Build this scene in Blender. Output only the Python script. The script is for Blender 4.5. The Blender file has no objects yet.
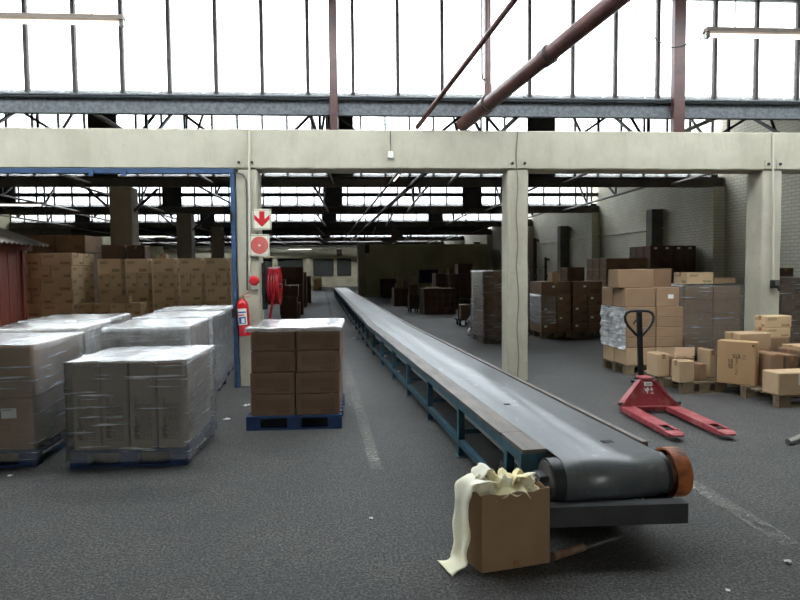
import bpy, bmesh, math, random
from mathutils import Vector, Matrix, noise

# ------------------------------------------------------------------ camera
R_ = math.radians
F, PX, PY = 600.0, 400.0, 300.0
EYE = Vector((0, 0, 1.65))
YAW, PITCH, ROLL = R_(7.78), math.atan(30 / 600), R_(0.5)
_fw = Vector((math.sin(YAW) * math.cos(PITCH), math.cos(YAW) * math.cos(PITCH), -math.sin(PITCH)))
_rt0 = Vector((math.cos(YAW), -math.sin(YAW), 0))
_up0 = _rt0.cross(_fw)
_rt = _rt0 * math.cos(ROLL) - _up0 * math.sin(ROLL)
_up = _rt.cross(_fw)
S = bpy.context.scene
col = S.collection
cam = bpy.data.objects.new('camera', bpy.data.cameras.new('camera'))
col.objects.link(cam)
cam.data.sensor_width = 36; cam.data.lens = 27; cam.data.clip_end = 300
m = Matrix((_rt, _up, -_fw)).transposed().to_4x4(); m.translation = EYE
cam.matrix_world = m
S.camera = cam

# ------------------------------------------------------------------ sky, exposure
w = bpy.data.worlds.new('overcast'); S.world = w; w.use_nodes = True
w.node_tree.nodes['Background'].inputs[0].default_value = (0.97, 0.985, 1.0, 1)
w.node_tree.nodes['Background'].inputs[1].default_value = 1.0
S.view_settings.view_transform = 'Standard'; S.view_settings.look = 'None'
S.view_settings.gamma = 1; S.view_settings.use_curve_mapping = False
S.view_settings.exposure = 3.15
S.cycles.max_bounces = 8; S.cycles.diffuse_bounces = 4; S.cycles.transparent_max_bounces = 16
S.cycles.caustics_reflective = False; S.cycles.caustics_refractive = False

# ------------------------------------------------------------------ pixel helpers (a pixel is only a direction)
def ray(px, py): return _fw + _rt * ((px - PX) / F) - _up * ((py - PY) / F)
def G(px, py, z=0.0):
    r = ray(px, py); t = (z - EYE.z) / r.z
    return EYE + r * t
def D(px, py, d): return EYE + ray(px, py) * d
SK = math.tan(R_(-4))
EX = Vector((math.cos(R_(-4)), math.sin(R_(-4)), 0)); EY = Vector((-EX.y, EX.x, 0))
Y1, PER = 8.63, 7.4
def rowp(n, s, t=0.0, z=0.0):                       # a point of roof row n: s along the row, t behind it
    return Vector((0, Y1 + (n - 1) * PER, z)) + EX * s + EY * t
def onrow(px, py, n=1, t=0.0):                      # where a pixel's ray meets row n's plane -> (s, z)
    r = ray(px, py); o = rowp(n, 0, t)
    k = (o - EYE).dot(EY) / r.dot(EY); p = EYE + r * k
    return (p - o).dot(EX), p.z

# ------------------------------------------------------------------ materials
def lin(c):
    return tuple(((v / 255) / 12.92 if v / 255 <= 0.04045 else ((v / 255 + 0.055) / 1.055) ** 2.4) for v in c) + (1,)
class NT:
    def __init__(s, name):
        s.m = bpy.data.materials.new(name); s.m.use_nodes = True
        s.t = s.m.node_tree; s.b = s.t.nodes['Principled BSDF']; s.out = s.t.nodes['Material Output']
    def n(s, ty, **kw):
        x = s.t.nodes.new(ty)
        for k, v in kw.items(): setattr(x, k, v)
        return x
    def l(s, a, b): s.t.links.new(a, b)
    def val(s, sock, v):
        if hasattr(v, 'is_output') or isinstance(v, bpy.types.NodeSocket): s.l(v, sock)
        else: sock.default_value = v
    def math(s, op, a, b=0.0, clamp=False):
        x = s.n('ShaderNodeMath', operation=op, use_clamp=clamp); s.val(x.inputs[0], a); s.val(x.inputs[1], b); return x.outputs[0]
    def mix(s, f, a, b, bt='MIX'):
        x = s.n('ShaderNodeMix', data_type='RGBA', blend_type=bt); s.val(x.inputs[0], f); s.val(x.inputs[6], a); s.val(x.inputs[7], b); return x.outputs[2]
    def coord(s, which='Object'): return s.n('ShaderNodeTexCoord').outputs[which]
    def map(s, v, scale=(1, 1, 1), rot=(0, 0, 0)):
        x = s.n('ShaderNodeMapping'); s.l(v, x.inputs[0]); x.inputs['Scale'].default_value = scale; x.inputs['Rotation'].default_value = rot; return x.outputs[0]
    def noise(s, v, scale, detail=4, rough=0.55):
        x = s.n('ShaderNodeTexNoise'); s.l(v, x.inputs['Vector']); x.inputs['Scale'].default_value = scale
        x.inputs['Detail'].default_value = detail; x.inputs['Roughness'].default_value = rough; return x.outputs[0]
    def ramp(s, v, lo, hi, a=0.0, b=1.0):
        x = s.n('ShaderNodeMapRange'); s.l(v, x.inputs[0])
        for i, q in ((1, lo), (2, hi), (3, a), (4, b)): x.inputs[i].default_value = q
        return x.outputs[0]
    def bump(s, h, strength=0.3, dist=0.01):
        x = s.n('ShaderNodeBump'); s.l(h, x.inputs['Height']); x.inputs['Strength'].default_value = strength; x.inputs['Distance'].default_value = dist
        s.l(x.outputs[0], s.b.inputs['Normal']); return x.outputs[0]
    def base(s, c, rough=0.6, metal=0.0, spec=0.5):
        s.val(s.b.inputs['Base Color'], c); s.val(s.b.inputs['Roughness'], rough); s.b.inputs['Metallic'].default_value = metal
        s.b.inputs['Specular IOR Level'].default_value = spec
M = {}
def worn(name, c1, c2, scale=6, lo=0.45, hi=0.7, rough=0.6, metal=0.0, bump=0.15, coord='Object', stretch=(1, 1, 1), detail=6, spec=0.5):
    t = NT(name); v = t.map(t.coord(coord), stretch); n = t.noise(v, scale, detail)
    t.base(t.mix(t.ramp(n, lo, hi), lin(c1), lin(c2)), rough, metal, spec)
    if bump: t.bump(t.noise(v, scale * 5, 4), bump)
    M[name] = t.m; return t
def flat(name, c, rough=0.6, metal=0.0, emit=0.0, spec=0.5):
    t = NT(name); t.base(lin(c), rough, metal, spec)
    if emit: t.b.inputs['Emission Color'].default_value = lin(c); t.b.inputs['Emission Strength'].default_value = emit
    M[name] = t.m; return t

# asphalt floor
t = NT('asphalt'); v = t.coord('Object')
n1 = t.noise(v, 0.3, 5); n2 = t.noise(v, 58, 4, 0.75); n3 = t.noise(v, 1.8, 6, 0.65); n4 = t.noise(v, 9, 6, 0.75)
vo = t.n('ShaderNodeTexVoronoi'); t.l(v, vo.inputs['Vector']); vo.inputs['Scale'].default_value = 100; g = t.math('MULTIPLY', t.math('SUBTRACT', 1.0, t.ramp(vo.outputs['Distance'], 0.15, 0.5)), t.ramp(n2, 0.42, 0.62))
sp = t.n('ShaderNodeSeparateXYZ'); t.l(v, sp.inputs[0]); inner = t.ramp(sp.outputs[1], 5.0, 9.5)           # smoother surfacing inside the hall
c = t.mix(t.ramp(n3, 0.35, 0.7), lin((78, 77, 75)), lin((112, 110, 106)))
c = t.mix(t.ramp(n1, 0.42, 0.66, 0, 0.5), c, lin((66, 65, 64)))
c = t.mix(t.math('MULTIPLY', t.ramp(n2, 0.58, 0.42), t.ramp(inner, 0, 1, 0.8, 0.3)), c, (0.010, 0.010, 0.010, 1))
c = t.mix(t.math('MULTIPLY', g, t.ramp(inner, 0, 1, 0.42, 0.08)), c, (0.42, 0.41, 0.40, 1))
c = t.mix(t.ramp(n4, 0.52, 0.7, 0, 0.5), c, (0.02, 0.02, 0.02, 1))
t.base(c, t.ramp(n3, 0.3, 0.7, 0.6, 0.8)); t.bump(t.math('ADD', n2, t.math('MULTIPLY', n4, 0.6)), 0.9, 0.02); M['asphalt'] = t.m
# painted concrete
t = NT('concrete'); v = t.coord('Object')
n1 = t.noise(v, 1.3, 6, 0.65); n2 = t.noise(v, 9, 6, 0.7); n3 = t.noise(v, 38, 3, 0.6)
st = t.noise(t.map(v, (2.2, 2.2, 0.6)), 2.0, 6, 0.7)
c = t.mix(t.ramp(n1, 0.35, 0.7), lin((194, 189, 171)), lin((172, 166, 148)))
c = t.mix(t.ramp(st, 0.5, 0.78, 0, 0.5), c, lin((146, 139, 121)))
c = t.mix(t.ramp(n2, 0.66, 0.72, 0, 0.7), c, lin((120, 112, 98)))
c = t.mix(t.ramp(n3, 0.68, 0.72, 0, 0.6), c, lin((88, 80, 70)))
t.base(c, 0.8); t.bump(n2, 0.3, 0.01); M['concrete'] = t.m
# whitewashed brick
t = NT('brick_wall'); v = t.coord('Object'); sp = t.n('ShaderNodeSeparateXYZ'); t.l(v, sp.inputs[0]); cb = t.n('ShaderNodeCombineXYZ')
t.l(sp.outputs[1], cb.inputs[0]); t.l(sp.outputs[2], cb.inputs[1])
br = t.n('ShaderNodeTexBrick'); t.l(cb.outputs[0], br.inputs['Vector']); br.inputs['Scale'].default_value = 1.0
for k, q in (('Mortar Size', 0.012), ('Brick Width', 0.235), ('Row Height', 0.085), ('Mortar Smooth', 0.3)): br.inputs[k].default_value = q
br.inputs['Color1'].default_value = lin((216, 213, 196)); br.inputs['Color2'].default_value = lin((208, 204, 186)); br.inputs['Mortar'].default_value = lin((182, 178, 160))
n1 = t.noise(v, 0.6, 5); c = t.mix(t.ramp(n1, 0.4, 0.7, 0, 0.5), br.outputs[0], lin((160, 156, 138)))
t.base(c, 0.85); t.bump(t.math('SUBTRACT', 1.0, br.outputs[1]), 0.5, 0.012); M['brick_wall'] = t.m
worn('plaster_olive', (172, 167, 138), (146, 141, 114), 0.8, 0.35, 0.7, 0.85)
worn('far_plaster', (224, 217, 176), (204, 197, 156), 0.8, 0.35, 0.7, 0.85)
worn('cream_wall', (214, 205, 180), (188, 178, 150), 1.2, 0.4, 0.7, 0.85)
worn('pier_dark', (120, 117, 106), (98, 95, 86), 2, 0.4, 0.7, 0.85)
worn('inner_column', (150, 142, 124), (126, 118, 102), 2, 0.4, 0.7, 0.85)
worn('galvanised', (104, 109, 113), (78, 82, 87), 22, 0.4, 0.62, 0.5, 0.0, 0.05, detail=3)
worn('dark_steel', (44, 42, 41), (62, 56, 50), 5, 0.5, 0.75, 0.6)
worn('inner_gutter', (104, 98, 88), (80, 75, 67), 3, 0.4, 0.7, 0.7)
worn('bar_steel', (52, 46, 43), (78, 62, 54), 9, 0.5, 0.72, 0.7)
worn('tie_steel', (120, 116, 108), (86, 80, 72), 6, 0.4, 0.7, 0.5)
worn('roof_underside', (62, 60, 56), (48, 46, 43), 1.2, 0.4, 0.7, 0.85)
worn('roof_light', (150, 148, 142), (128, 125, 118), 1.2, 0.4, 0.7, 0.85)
worn('roof_sheeting', (196, 198, 198), (170, 172, 172), 1.0, 0.4, 0.7, 0.7)
worn('redbrown', (90, 54, 50), (66, 42, 41), 7, 0.4, 0.7, 0.38, spec=0.6)
worn('blue_paint', (56, 84, 122), (42, 62, 90), 6, 0.4, 0.75, 0.5)
worn('teal_paint', (52, 92, 108), (38, 58, 66), 8, 0.42, 0.75, 0.5)
t = NT('belt'); v = t.coord('Object'); n1 = t.noise(t.map(v, (1, 0.3, 1)), 4, 6, 0.7); n2 = t.noise(t.map(v, (9, 0.35, 1)), 3, 4); n3 = t.noise(t.map(v, (1, 0.5, 1)), 11, 5, 0.7)
c = t.mix(t.ramp(n1, 0.35, 0.7), lin((88, 93, 98)), lin((108, 113, 117))); c = t.mix(t.ramp(n2, 0.5, 0.75, 0, 0.5), c, lin((76, 80, 84))); c = t.mix(t.ramp(n3, 0.6, 0.7, 0, 0.5), c, lin((158, 160, 156)))
t.base(c, t.ramp(n1, 0.3, 0.7, 0.3, 0.42), 0, 0.9); M['belt'] = t.m
worn('belt_drum', (38, 40, 43), (48, 50, 53), 4, 0.35, 0.7, 0.42, 0, 0.05)
worn('shelf_wear', (108, 97, 88), (74, 67, 62), 4, 0.35, 0.65, 0.5, stretch=(3, 0.5, 1))
worn('orange_rust', (196, 112, 62), (92, 52, 34), 9, 0.46, 0.66, 0.6, 0, 0.3)
worn('iron_grey', (98, 96, 92), (70, 68, 65), 12, 0.4, 0.7, 0.55)
worn('iron_dark', (58, 60, 62), (44, 44, 45), 5, 0.4, 0.7, 0.5)
worn('rust_pipe', (120, 84, 66), (150, 140, 128), 6, 0.4, 0.7, 0.6)
worn('pallet_wood', (134, 116, 92), (98, 84, 67), 5, 0.35, 0.7, 0.8, stretch=(1, 6, 1))
worn('pallet_blue', (30, 62, 108), (22, 42, 72), 6, 0.4, 0.72, 0.7, stretch=(1, 3, 1))
worn('jack_red', (154, 56, 64), (192, 124, 122), 7, 0.48, 0.8, 0.45)
flat('black_paint', (26, 26, 28), 0.4); flat('black_rubber', (24, 24, 25), 0.7)
worn('shed_red', (132, 58, 40), (96, 40, 30), 4, 0.35, 0.7, 0.7, stretch=(8, 8, 0.6))
worn('sheet_roof', (150, 142, 132), (118, 110, 102), 3, 0.4, 0.7, 0.6)
worn('yellow_sheet', (255, 251, 230), (253, 243, 206), 4, 0.4, 0.7, 0.7)
worn('yellow_deep', (253, 243, 202), (249, 232, 170), 4, 0.4, 0.7, 0.7)
flat('white_paper', (236, 236, 234), 0.7); flat('white_plastic', (226, 224, 216), 0.5)
flat('sign_board', (226, 226, 206), 0.5); flat('sign_red', (204, 30, 44), 0.5); flat('sign_edge', (120, 104, 98), 0.6)
flat('extinguisher_red', (196, 22, 34), 0.25, spec=0.6); flat('hose_red', (160, 24, 38), 0.4)
flat('label_blue', (52, 84, 160), 0.5); flat('ink', (70, 58, 46), 0.8); flat('tube_on', (255, 250, 238), 0.5, emit=0.35)
flat('lamp_housing', (112, 98, 84), 0.6); flat('conduit', (206, 200, 184), 0.6); flat('cable_dark', (40, 38, 38), 0.6); flat('brass', (170, 150, 110), 0.4, 0.8)
flat('cable_paint', (128, 122, 106), 0.7); flat('board_blue', (36, 44, 84), 0.6); flat('chrome', (190, 190, 190), 0.25, 0.9); flat('dark_glass', (70, 74, 72), 0.25)
# frosted roof glass: mostly lets the sky through, a little scatter and grime
t = NT('roof_glass'); v = t.coord('Object'); t.t.nodes.remove(t.b)
tr = t.n('ShaderNodeBsdfTransparent'); tr.inputs[0].default_value = (0.95, 0.98, 1, 1)
tl = t.n('ShaderNodeBsdfTranslucent'); tl.inputs[0].default_value = (0.9, 0.93, 0.93, 1)
mx = t.n('ShaderNodeMixShader'); t.l(t.ramp(t.noise(v, 1.7, 5), 0.35, 0.75, 0.16, 0.34), mx.inputs[0]); t.l(tr.outputs[0], mx.inputs[1]); t.l(tl.outputs[0], mx.inputs[2])
t.l(mx.outputs[0], t.out.inputs[0]); M['roof_glass'] = t.m
# stretch film
def film_mat(name, haze, streak, refl):
    t = NT(name); v = t.coord('Object'); t.t.nodes.remove(t.b)
    a = t.noise(t.map(v, (1.1, 1.1, 26), (0.3, 0.25, 0.2)), 1.3, 4, 0.55); b = t.noise(t.map(v, (1.2, 1.2, 20), (-0.75, 0.6, -0.3)), 1.4, 4, 0.55); c = t.noise(v, 5.0, 5, 0.65); g = t.noise(v, 1.6, 3)
    st = t.math('MAXIMUM', t.ramp(a, 0.60, 0.69), t.math('MULTIPLY', t.ramp(b, 0.60, 0.70), 0.8))
    st = t.math('MULTIPLY', st, t.ramp(g, 0.35, 0.6, 0.25, 1.0))
    f = t.math('ADD', t.math('MULTIPLY', st, streak), t.ramp(c, 0.3, 0.75, haze * 0.6, haze * 1.5), True)
    bp = t.n('ShaderNodeBump'); t.l(t.math('ADD', t.math('ADD', a, b), t.math('MULTIPLY', c, 0.7)), bp.inputs['Height']); bp.inputs['Strength'].default_value = 0.6; bp.inputs['Distance'].default_value = 0.03
    tr = t.n('ShaderNodeBsdfTransparent'); tr.inputs[0].default_value = (0.97, 0.97, 0.97, 1)
    gl = t.n('ShaderNodeBsdfGlossy'); gl.inputs['Roughness'].default_value = 0.22; t.l(bp.outputs[0], gl.inputs['Normal'])
    df = t.n('ShaderNodeBsdfDiffuse'); df.inputs[0].default_value = (0.86, 0.88, 0.9, 1); t.l(bp.outputs[0], df.inputs['Normal'])
    fr = t.n('ShaderNodeFresnel'); fr.inputs['IOR'].default_value = 1.5; t.l(bp.outputs[0], fr.inputs['Normal'])
    m1 = t.n('ShaderNodeMixShader'); t.l(f, m1.inputs[0]); t.l(tr.outputs[0], m1.inputs[1]); t.l(df.outputs[0], m1.inputs[2])
    m2 = t.n('ShaderNodeMixShader'); t.l(t.math('MULTIPLY', fr.outputs[0], refl, True), m2.inputs[0]); t.l(m1.outputs[0], m2.inputs[1]); t.l(gl.outputs[0], m2.inputs[2])
    t.l(m2.outputs[0], t.out.inputs[0]); M[name] = t.m
film_mat('film', 0.45, 0.6, 1.8); film_mat('film_thin', 0.16, 0.9, 1.2); film_mat('film_clear', 0.07, 0.8, 0.7); film_mat('film_top', 0.5, 0.4, 1.8); film_mat('film_sheet', 0.34, 0.5, 2.2); film_mat('film_white', 0.5, 0.4, 2.0)
# worn floor paint
t = NT('floor_paint'); v = t.coord('Object'); t.base(lin((158, 156, 146)), 0.75)
tr = t.n('ShaderNodeBsdfTransparent'); mx = t.n('ShaderNodeMixShader')
t.l(t.math('MULTIPLY', t.ramp(t.noise(v, 16, 6, 0.75), 0.44, 0.6, 0, 0.8), t.ramp(t.noise(v, 1.1, 3), 0.35, 0.6, 0.25, 1)), mx.inputs[0])
t.l(tr.outputs[0], mx.inputs[1]); t.l(t.b.outputs[0], mx.inputs[2]); t.l(mx.outputs[0], t.out.inputs[0]); M['floor_paint'] = t.m
# corrugated cardboard with ink printed on the side faces (UV: one unit square per face)
def card(name, c1, c2, blocks=(), ink=(70, 56, 44), lines=None):
    t = NT(name); v = t.coord('Object'); uv = t.coord('UV'); sp = t.n('ShaderNodeSeparateXYZ'); t.l(uv, sp.inputs[0]); U, V = sp.outputs[0], sp.outputs[1]
    ri = t.n('ShaderNodeObjectInfo').outputs['Random']
    c = t.mix(t.ramp(t.noise(v, 2.5, 4), 0.35, 0.7), lin(c1), lin(c2)); c = t.mix(t.ramp(ri, 0, 1, 0, 0.3), c, lin(tuple(q * 0.72 for q in c1)))
    for (u0, u1, v0, v1, sx, sy, k) in blocks:
        a = t.math('MULTIPLY', t.math('GREATER_THAN', U, u0), t.math('LESS_THAN', U, u1)); b = t.math('MULTIPLY', t.math('GREATER_THAN', V, v0), t.math('LESS_THAN', V, v1))
        tx = t.math('GREATER_THAN', t.noise(t.map(uv, (sx, sy, 1)), 1.0, 1), 0.47)
        f = t.math('MULTIPLY', t.math('MULTIPLY', a, b), t.math('MULTIPLY', tx, k)); c = t.mix(f, c, lin(ink))
    t.base(c, 0.75, 0, 0.3); t.bump(t.noise(t.map(v, (1, 1, 30)), 6, 2), 0.06, 0.005); M[name] = t.m
card('card', (166, 136, 108), (150, 122, 96))
card('card_print', (230, 202, 162), (212, 182, 142), ((0.6, 0.93, 0.1, 0.3, 60, 12, 0.75), (0.1, 0.42, 0.62, 0.84, 50, 14, 0.5)))
card('card_fine', (134, 108, 90), (120, 98, 82), ((0.12, 0.88, 0.3, 0.74, 30, 40, 0.35), (0.55, 0.88, 0.12, 0.26, 60, 14, 0.5)))
card('card_tall', (150, 138, 126), (134, 124, 112), ((0.18, 0.82, 0.1, 0.52, 22, 46, 0.4), (0.14, 0.34, 0.12, 0.27, 20, 20, 0.7), (0.2, 0.3, 0.12, 0.6, 1, 5, 0.3)))
card('card_grey', (190, 184, 176), (172, 166, 158), ((0.1, 0.14, 0.3, 0.7, 2, 2, 0.8), (0.24, 0.4, 0.25, 0.65, 14, 30, 0.5)))
card('card_pale', (202, 174, 140), (186, 158, 124))
card('card_dark', (112, 88, 72), (96, 74, 60), ((0.15, 0.5, 0.2, 0.45, 40, 14, 0.4),))
card('card_dim', (140, 112, 88), (122, 98, 76), ((0.6, 0.9, 0.15, 0.4, 40, 14, 0.5),))
card('card_icon', (200, 164, 122), (186, 150, 110), ((0.30, 0.42, 0.36, 0.58, 24, 30, 0.85), (0.40, 0.62, 0.60, 0.70, 40, 20, 0.75), (0.66, 0.76, 0.58, 0.7, 40, 20, 0.4), (0.48, 0.55, 0.22, 0.62, 60, 6, 0.5), (0.9, 0.96, 0.86, 0.94, 1, 1, 0.0)))
flat('tape', (150, 112, 78), 0.35)

# ------------------------------------------------------------------ mesh helpers
def mesh(name, verts, faces, smooth=False, uv=False):
    me = bpy.data.meshes.new(name); me.from_pydata([tuple(v) for v in verts], [], faces); me.update()
    if smooth:
        for p in me.polygons: p.use_smooth = True
    return me
def link(name, me, mat=None, parent=None, loc=(0, 0, 0), rz=0.0, rot=None):
    o = bpy.data.objects.new(name, me); col.objects.link(o); o.location = loc
    o.rotation_euler = rot if rot else (0, 0, rz)
    if mat and me is not None and not me.materials: me.materials.append(M[mat])
    if parent: o.parent = parent
    return o
def tag(o, label=None, cat=None, group=None, kind=None):
    if label: o['label'] = label
    if cat: o['category'] = cat
    if group: o['group'] = group
    if kind: o['kind'] = kind
    return o
def empty(name, loc=(0, 0, 0), rz=0.0, rot=None):
    o = bpy.data.objects.new(name, None); col.objects.link(o); o.location = loc; o.rotation_euler = rot if rot else (0, 0, rz); o.empty_display_size = 0.1; return o
BOXF = [(0, 3, 2, 1), (4, 5, 6, 7), (0, 1, 5, 4), (1, 2, 6, 5), (2, 3, 7, 6), (3, 0, 4, 7)]
def boxv(x0, x1, y0, y1, z0, z1): return [(x0, y0, z0), (x1, y0, z0), (x1, y1, z0), (x0, y1, z0), (x0, y0, z1), (x1, y0, z1), (x1, y1, z1), (x0, y1, z1)]
class MB:
    def __init__(s): s.v = []; s.f = []
    def add(s, v, f): k = len(s.v); s.v += [tuple(q) for q in v]; s.f += [tuple(i + k for i in q) for q in f]; return s
    def box(s, *a): return s.add(boxv(*a), BOXF)
    def beam(s, p, q, a, b, up=(0, 0, 1)):            # rectangular bar from p to q, a wide, b high
        p, q = Vector(p), Vector(q); d = (q - p).normalized(); up = Vector(up)
        if abs(d.dot(up)) > 0.98: up = Vector((0, 1, 0))
        sx = d.cross(up).normalized() * (a / 2); sz = sx.normalized().cross(d) * (b / 2)
        return s.add([p - sx - sz, p + sx - sz, p + sx + sz, p - sx + sz, q - sx - sz, q + sx - sz, q + sx + sz, q - sx + sz], BOXF)
    def tube(s, pts, r, n=10, cap=True):
        pts = [Vector(p) for p in pts]; rs = r if isinstance(r, (list, tuple)) else [r] * len(pts); k0 = len(s.v); prev = None
        for i, p in enumerate(pts):
            d = (pts[min(i + 1, len(pts) - 1)] - pts[max(i - 1, 0)]).normalized()
            if prev is None: a = d.orthogonal().normalized()
            else:
                a = prev - d * prev.dot(d); a = a.normalized() if a.length > 1e-6 else d.orthogonal().normalized()
            prev = a; b = d.cross(a)
            for j in range(n):
                th = 2 * math.pi * j / n; s.v.append(tuple(p + (a * math.cos(th) + b * math.sin(th)) * rs[i]))
        for i in range(len(pts) - 1):
            for j in range(n):
                s.f.append((k0 + i * n + j, k0 + i * n + (j + 1) % n, k0 + (i + 1) * n + (j + 1) % n, k0 + (i + 1) * n + j))
        if cap: s.f.append(tuple(k0 + j for j in reversed(range(n)))); s.f.append(tuple(k0 + (len(pts) - 1) * n + j for j in range(n)))
        return s
    def prism(s, poly, axis, a, b):                   # polygon (2-D) extruded along an axis
        n = len(poly)
        def P(u, v, w): return {'x': (w, u, v), 'y': (u, w, v), 'z': (u, v, w)}[axis]
        v = [P(u, q, a) for u, q in poly] + [P(u, q, b) for u, q in poly]
        return s.add(v, [tuple(range(n))[::-1], tuple(range(n, 2 * n))] + [(i, (i + 1) % n, n + (i + 1) % n, n + i) for i in range(n)])
    def build(s, name, mat, parent=None, loc=(0, 0, 0), rz=0.0, smooth=False, bevel=0.0, rot=None):
        me = mesh(name, s.v, s.f, smooth); bm = bmesh.new(); bm.from_mesh(me)
        if bevel: bmesh.ops.bevel(bm, geom=list(bm.edges), offset=bevel, segments=1, affect='EDGES')
        bmesh.ops.recalc_face_normals(bm, faces=bm.faces); bm.to_mesh(me); bm.free()
        if smooth:
            me.set_sharp_from_angle(angle=R_(40))
        return link(name, me, mat, parent, loc, rz, rot)
def bx(name, mat, parent, *a, bevel=0.0, **k): return MB().box(*a).build(name, mat, parent, bevel=bevel, **k)
RZ4 = R_(-4)

# ------------------------------------------------------------------ the setting: floor, walls
XR, XL, YB, YF = 11.15, -15.0, -7.0, 72.0
tag(bx('floor', 'asphalt', None, XL, XR + 0.3, YB, YF, -0.2, 0), kind='structure')
wr = tag(bx('wall_right', 'brick_wall', None, XR, XR + 0.3, YB, YF, 0, 6.6), kind='structure')
tag(bx('wall_left', 'plaster_olive', None, XL - 0.3, XL, YB, YF, 0, 6.6), kind='structure')
wb = MB(); wb.box(XL, -0.9, YB - 0.3, YB, 0, 6.6); wb.box(0.9, XR, YB - 0.3, YB, 0, 6.6); wb.box(-0.9, 0.9, YB - 0.3, YB, 2.7, 6.6)   # unseen opening behind the camera, added to let in fill light
tag(wb.build('wall_back', 'plaster_olive'), kind='structure')
def floor_line(pa, pb, wd):
    a, b = G(*pa), G(*pb); d = (b - a).normalized(); n = Vector((-d.y, d.x, 0)) * wd / 2; z = Vector((0, 0, 0.004)); zb = Vector((0, 0, -0.01))
    o = MB().add([a - n + zb, a + n + zb, b + n + zb, b - n + zb, a - n + z, a + n + z, b + n + z, b - n + z], BOXF).build('floor_line', 'floor_paint'); tag(o, kind='structure'); return o
floor_line((377, 470), (354, 391), 0.1); floor_line((352, 386), (338, 340), 0.13); floor_line((336, 335), (325.5, 290), 0.12)
floor_line((676, 474), (792, 545), 0.13); floor_line((330, 404), (356, 404.5), 0.05)

# rows: concrete portal frame at row 1, sawtooth glazing at every row
ZG0, ZG1, ZT = 3.86, 4.13, 6.15            # gutter bottom / top, glazing top
SL, SR = -15.5, 11.2
def col_s(xa, xb, y=230): return onrow(xa, y)[0], onrow(xb, y)[0]
CW = [col_s(236, 258), col_s(508, 528.5), col_s(762.5, 782)]
CD = 0.40
zb = sum(onrow(x, y)[1] for x, y in ((120, 168.7), (400, 169.5), (650, 169.4))) / 3
zt = sum(onrow(x, y)[1] for x, y in ((120, 128.2), (400, 130.3), (650, 130.6))) / 3
org1 = rowp(1, 0)
def chunky(x0, x1, y0, y1, z0, z1, seed, cut=0.16, amp=0.006):   # cast concrete with slightly ragged arrises
    bm = bmesh.new(); n = max(2, int(max(x1 - x0, z1 - z0) / cut))
    me = bpy.data.meshes.new('x'); me.from_pydata(boxv(x0, x1, y0, y1, z0, z1), [], BOXF); bm.from_mesh(me)
    bmesh.ops.bevel(bm, geom=list(bm.edges), offset=0.018, segments=1, affect='EDGES')
    long = [e for e in bm.edges if e.calc_length() > 0.6 * max(x1 - x0, z1 - z0)]
    bmesh.ops.subdivide_edges(bm, edges=long, cuts=n, use_grid_fill=True)
    for v in bm.verts:
        q = noise.noise_vector(Vector(v.co) * 4.0 + Vector((seed, 0, 0))) * amp; v.co += q
    bmesh.ops.recalc_face_normals(bm, faces=bm.faces)
    me2 = bpy.data.meshes.new('concrete'); bm.to_mesh(me2); bm.free(); return me2
beam = link('concrete_beam', chunky(SL, SR, 0, CD, zb, zt, 3), 'concrete', None, org1, RZ4); tag(beam, kind='structure')
COLS = []
for i, (a, b) in enumerate(CW + [(CW[0][0] - 2 * (CW[1][0] - CW[0][0]), CW[0][1] - 2 * (CW[1][0] - CW[0][0]))]):
    c = link('concrete_column', chunky(a, b, 0.012, CD + 0.0, 0, zb - 0.002, 11 + i * 5), 'concrete', None, org1, RZ4); tag(c, kind='structure'); COLS.append(c)
    for dx in (-0.09, 0.09):                                    # bolted plates over the joint, on the beam
        p = bx('bolt_plate', 'concrete', beam, (a + b) / 2 + dx - 0.05, (a + b) / 2 + dx + 0.05, -0.012, 0, zb + 0.02, zb + 0.15)
        MB().tube([((a + b) / 2 + dx, -0.03, zb + 0.085), ((a + b) / 2 + dx, -0.012, zb + 0.085)], 0.022, 6).build('bolt', 'dark_steel', p)
# glazing rows
bar_px = onrow(27, 60, 1, 0.25)[0]; GAP = (onrow(572.3, 60, 1, 0.25)[0] - bar_px) / 12.0; POST = onrow(680, 60, 1, 0.25)[0]; SHIFT = onrow(710, 60, 1, 0.25)[0] - onrow(695, 60, 1, 0.25)[0]
PIERS = (-11.6, -5.5, 0.62, 6.1)
def pane_mesh(wd, h): return mesh('pane', boxv(0.02, wd - 0.02, -0.004, 0.004, 0, h), BOXF)
PANE = pane_mesh(GAP, ZT - ZG1); PANE.materials.append(M['roof_glass'])
PANE_D = pane_mesh(GAP, ZT - ZG1); PANE_D.materials.append(M['dark_glass'])
BAR = mesh('bar', boxv(-0.024, 0.024, -0.05, 0.03, 0, ZT - ZG1), BOXF); BAR.materials.append(M['bar_steel'])
PIER = mesh('pier', boxv(-0.36, 0.36, -0.02, 0.06, 0, ZT - ZG1), BOXF); PIER.materials.append(M['dark_steel'])
NROW = 9
k0 = math.floor((SL - bar_px) / GAP) + 1; k1 = math.floor((SR - bar_px) / GAP)
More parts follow.
